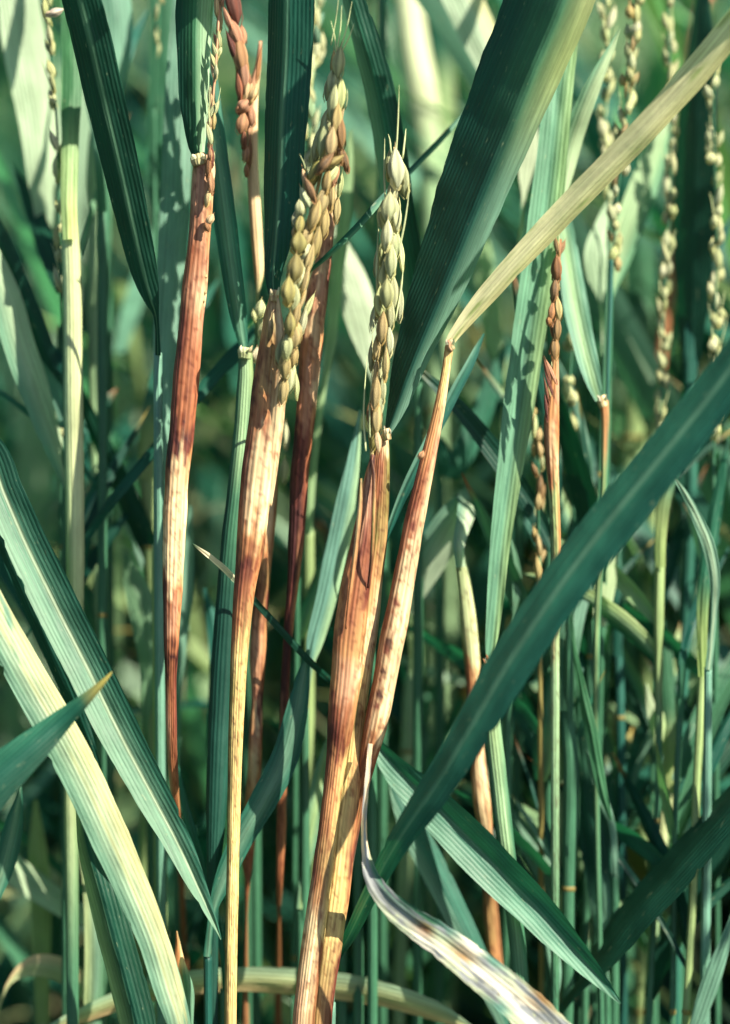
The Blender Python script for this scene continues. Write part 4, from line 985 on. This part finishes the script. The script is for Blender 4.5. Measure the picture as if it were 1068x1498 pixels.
leaf('pale yellow leaf arching near the bottom left corner', [(14, 1440, 6, 34), (50, 1416, 30, 34), (95, 1425, 36, 34), (130, 1458, 26, 34), (150, 1500, 5, 34)], ('cr', 'py', 'py'), root=(-10, 1500, 34), roll=24)
leaf('long pale leaf arching along the bottom edge', [(60, 1512, 8, 24), (120, 1488, 24, 24), (190, 1462, 30, 24), (260, 1443, 34, 25), (340, 1434, 36, 26), (420, 1436, 38, 26), (500, 1446, 40, 26), (570, 1460, 36, 26), (640, 1482, 26, 26), (700, 1510, 4, 26)], ('pl', 'py', 'cr'), root=(20, 1540, 24), roll=30, nx=8)
leaf('green leaf foot beside a small brown torn sheath', [(272, 1500, 24, 6), (272, 1450, 26, 6), (268, 1418, 14, 6), (266, 1400, 4, 6)], ('tn', 'gr', 'mt'), root=(274, 1560, 6), stem_w=24, tipc='cr')
leaf('small brown torn sheath tip standing at the bottom left', [(262, 1440, 14, 9), (262, 1412, 16, 9), (260, 1390, 10, 9), (257, 1362, 2, 9)], ('br', 'og', 'cr'), root=(264, 1500, 9), stem_w=10, mat=M_DRY)
leaf('thin teal leaf low right of the green stalk with the pale collar', [(812, 1470, 6, 20), (812, 1420, 18, 20), (806, 1380, 16, 20), (800, 1330, 3, 20)], 'mt', root=(814, 1540, 20))
leaf('narrow teal tip low at the far right bottom corner', [(1020, 1500, 20, 16), (1040, 1440, 26, 16), (1064, 1370, 16, 16), (1090, 1290, 3, 16)], 'mt', root=(1000, 1560, 16))

# ---- softer stems and blades one can still tell apart
def soft_stem(label, pts, col, sc=None):
    s = stalk(label, (pts[-1][0], 1478, pts[-1][3]), group=None)
    p = list(pts[0]); q_ = pts[1]; w1 = q_[2]
    sc0 = col if isinstance(col, str) else col[0][1]
    tube(s, [(p[0], p[1] - 10, w1 * .2, p[3] + 1), (p[0], p[1] + 40, w1 * .8, p[3] + 1)] + [q for q in pts[1:] if q[1] > p[1] + 60], col, name='sheath', na=10, step=14, streak=.4)
    le = random.choice((-1, 1)) * random.uniform(20, 110); hh = random.uniform(180, 320)
    lc = random.choice(('tl', 'gr', 'dt', 'tl', 'mt'))
    side_leaves(s, pts, 4 if p[0] > 600 else 2, max(p[1] + 60, 640), 1500)
    blade(s, [(p[0], p[1] + 60, w1 * .9, p[3] - 1, 0), (p[0], p[1] + 20, w1 * 1.05, p[3] - 1, 0), (p[0] + le * .08, p[1] - hh * .2, w1 * 1.3, p[3], -10), (p[0] + le * .4, p[1] - hh * .6, w1 * 1.5, p[3] + 5, -25), (p[0] + le, p[1] - hh, 2, p[3] + 14, -30)],
          [(0, sc0), (.15, sc0), (.4, lc), (1, lc)], name='leaf_blade', fold=14, step=14, nx=6)
    return s
G1 = 'soft stems behind the sharp stalks'
for (lab, pts, c) in [
    ('pale yellow green stem touching the dark leaf under the left rust stalk', [(214, 640, 10, 40), (214, 700, 24, 40), (222, 800, 26, 42), (228, 1000, 24, 44), (214, 1300, 30, 46), (206, 1480, 22, 46)], 'yg'),
    ('second thin green stem right of the thick left stem', [(136, 240, 8, 44), (138, 400, 20, 44), (140, 600, 20, 44), (146, 800, 20, 44), (152, 1100, 16, 44), (154, 1480, 16, 44)], 'lg'),
    ('thin yellow green stem between the dark slanting leaf and the thick stem', [(150, 250, 6, 30), (150, 380, 16, 30), (150, 600, 14, 30), (150, 900, 14, 30), (154, 1160, 12, 30), (160, 1480, 10, 30)], 'gr'),
    ('soft green stem right behind the spotted sheath', [(612, 930, 12, 60), (604, 1000, 24, 60), (598, 1100, 24, 60), (590, 1300, 20, 60), (584, 1480, 18, 60)], 'lg'),
    ('green stem low at the right with a white torn tip', [(828, 980, 20, 26), (836, 1020, 26, 26), (836, 1120, 26, 26), (832, 1300, 20, 26), (830, 1480, 18, 26)], 'gr'),
    ('yellow green stem under the dark leaf at lower right', [(820, 1080, 10, 30), (822, 1150, 14, 30), (824, 1250, 16, 30), (826, 1350, 14, 30), (826, 1480, 10, 30)], 'lg'),
    ('bright thin stem right of the broad diagonal leaf, upper one', [(966, 770, 8, 26), (966, 830, 16, 26), (964, 900, 14, 26), (964, 960, 12, 26), (962, 1200, 10, 28), (950, 1480, 10, 28)], [(760, 'yg'), (960, 'yg'), (1100, 'gr')]),
    ('bright thin stem near the right edge, lowest one', [(1028, 930, 6, 20), (1028, 980, 14, 20), (1024, 1060, 13, 20), (1020, 1130, 12, 20), (1014, 1300, 12, 20), (1004, 1480, 12, 20)], 'yg'),
    ('pale thin stem between the two bright ones at right', [(996, 990, 5, 24), (994, 1060, 10, 24), (988, 1200, 9, 24), (984, 1480, 9, 24)], 'gr'),
    ('short bright yellow stem low right beside the dark corner leaf', [(978, 1100, 8, 34), (974, 1180, 18, 34), (968, 1240, 16, 34), (958, 1330, 16, 34), (948, 1480, 14, 34)], [(1100, 'yg'), (1200, 'gn'), (1300, 'lg')]),
    ('teal stem between the ear at the right edge and the long thin ear', [(1010, 500, 10, 44), (1012, 620, 18, 44), (1010, 760, 16, 44), (1000, 1000, 14, 44), (990, 1480, 12, 44)], 'tl'),
    ('green stem with a pale joint under the long bluish leaf', [(860, 700, 6, 34), (862, 800, 12, 34), (864, 960, 12, 34), (860, 1200, 12, 34), (856, 1480, 10, 34)], 'gr'),
    ('dark stem close to the thin orange jointed stalk', [(904, 900, 6, 40), (908, 1050, 14, 40), (910, 1200, 14, 40), (912, 1480, 12, 40)], 'dt'),
    ('yellow stem right behind the thick central sheath', [(648, 130, 8, 120), (644, 300, 34, 120), (650, 600, 34, 120), (650, 1480, 30, 120)], 'lg'),
    ('pale wide stem blurred near the top right of the cream ear', [(596, -60, 36, 110), (604, 60, 44, 110), (620, 160, 46, 110), (628, 260, 30, 110), (640, 600, 26, 110), (640, 1480, 24, 110)], [(-60, 'gp'), (120, 'gp'), (260, 'lg')]),
    ('yellow stem blurred far right behind the ears', [(938, 400, 20, 90), (936, 520, 40, 90), (930, 640, 40, 90), (920, 760, 26, 90), (915, 1480, 20, 90)], [(400, 'gr'), (640, 'yg'), (760, 'lg'), (900, 'gr')]),
    ('rust red stem blurred behind the long thin ear', [(1032, -60, 20, 80), (1020, 40, 24, 80), (1004, 160, 22, 80), (994, 260, 20, 80), (984, 380, 18, 80), (960, 600, 18, 80), (940, 1480, 18, 80)], [(-60, 'pk'), (120, 'pk'), (300, 'ru'), (420, 'br'), (540, 'ru'), (640, 'yg')])]:
    soft_stem(lab, pts, c)
for (lab, pts, c, rl) in [
    ('teal blurred leaf hanging between the dark top leaf and the left rust stalk', [(158, -60, 46, 40), (168, 20, 50, 40), (170, 90, 44, 40), (166, 150, 24, 42), (164, 200, 4, 44)], 'mt', 10),
    ('soft wide leaf behind the left rust stalk, cut by the top edge', [(240, -80, 50, 60), (244, 60, 54, 60), (240, 180, 50, 60), (232, 280, 30, 60), (226, 340, 4, 60)], 'gr', 0),
    ('dark leaf right of the thin orange jointed stalk', [(1010, 520, 30, 44), (1010, 360, 60, 44), (1014, 200, 60, 44), (1020, 80, 40, 44), (1026, -40, 10, 44)], 'dk', -40),
    ('pale folded blade under the left end of the bent teal leaf', [(214, 1060, 10, 34), (222, 980, 34, 34), (214, 910, 44, 34), (196, 850, 32, 36), (184, 810, 4, 36)], 'mt', 0),
    ('soft yellow tipped blade right of the left rust stalk', [(314, 1040, 20, 30), (318, 980, 26, 30), (312, 920, 20, 32), (300, 860, 4, 32)], 'tl', 0),
    ('bright blurred blade right of the left rust stalk', [(262, 1010, 12, 36), (268, 900, 24, 36), (274, 820, 20, 38), (280, 740, 4, 38)], 'mt', 10),
    ('narrow teal blade crossing low left of the yellow stem', [(320, 1380, 8, 16), (300, 1300, 20, 16), (284, 1240, 18, 16), (272, 1180, 12, 16), (262, 1120, 3, 16)], 'tl', -20),
    ('soft teal blade under the cream leaf near its collar', [(640, 640, 10, 50), (660, 690, 30, 50), (690, 640, 34, 52), (720, 560, 26, 54), (740, 500, 4, 56)], 'tl', -20),
    ('blurred pale blade lit beside the long bluish leaf', [(740, 560, 8, 70), (724, 500, 30, 70), (716, 430, 34, 70), (708, 360, 20, 70), (700, 300, 4, 70)], 'lg', 10),
    ('teal strip blade lower right of the long bluish leaf', [(752, 900, 6, 24), (756, 850, 14, 24), (750, 810, 12, 24), (744, 780, 3, 24)], 'mt', 0),
    ('thin green leaf falling across the stems at lower right', [(842, 940, 6, 18), (852, 1010, 14, 18), (866, 1080, 18, 18), (880, 1160, 14, 18), (892, 1200, 4, 18)], 'gr', -10),
    ('short pale twisted leaf end at lower right', [(962, 1120, 4, 36), (962, 1080, 18, 36), (954, 1040, 14, 36), (946, 1000, 3, 36)], 'pl', 10)]:
    r0 = pts[0]
    leaf(lab, pts, c, root=(r0[0] + random.uniform(-10, 10), r0[1] + (70 if r0[1] > pts[-1][1] else -120), r0[3] + 4), roll=rl)
# the white torn tip of the stem at lower right
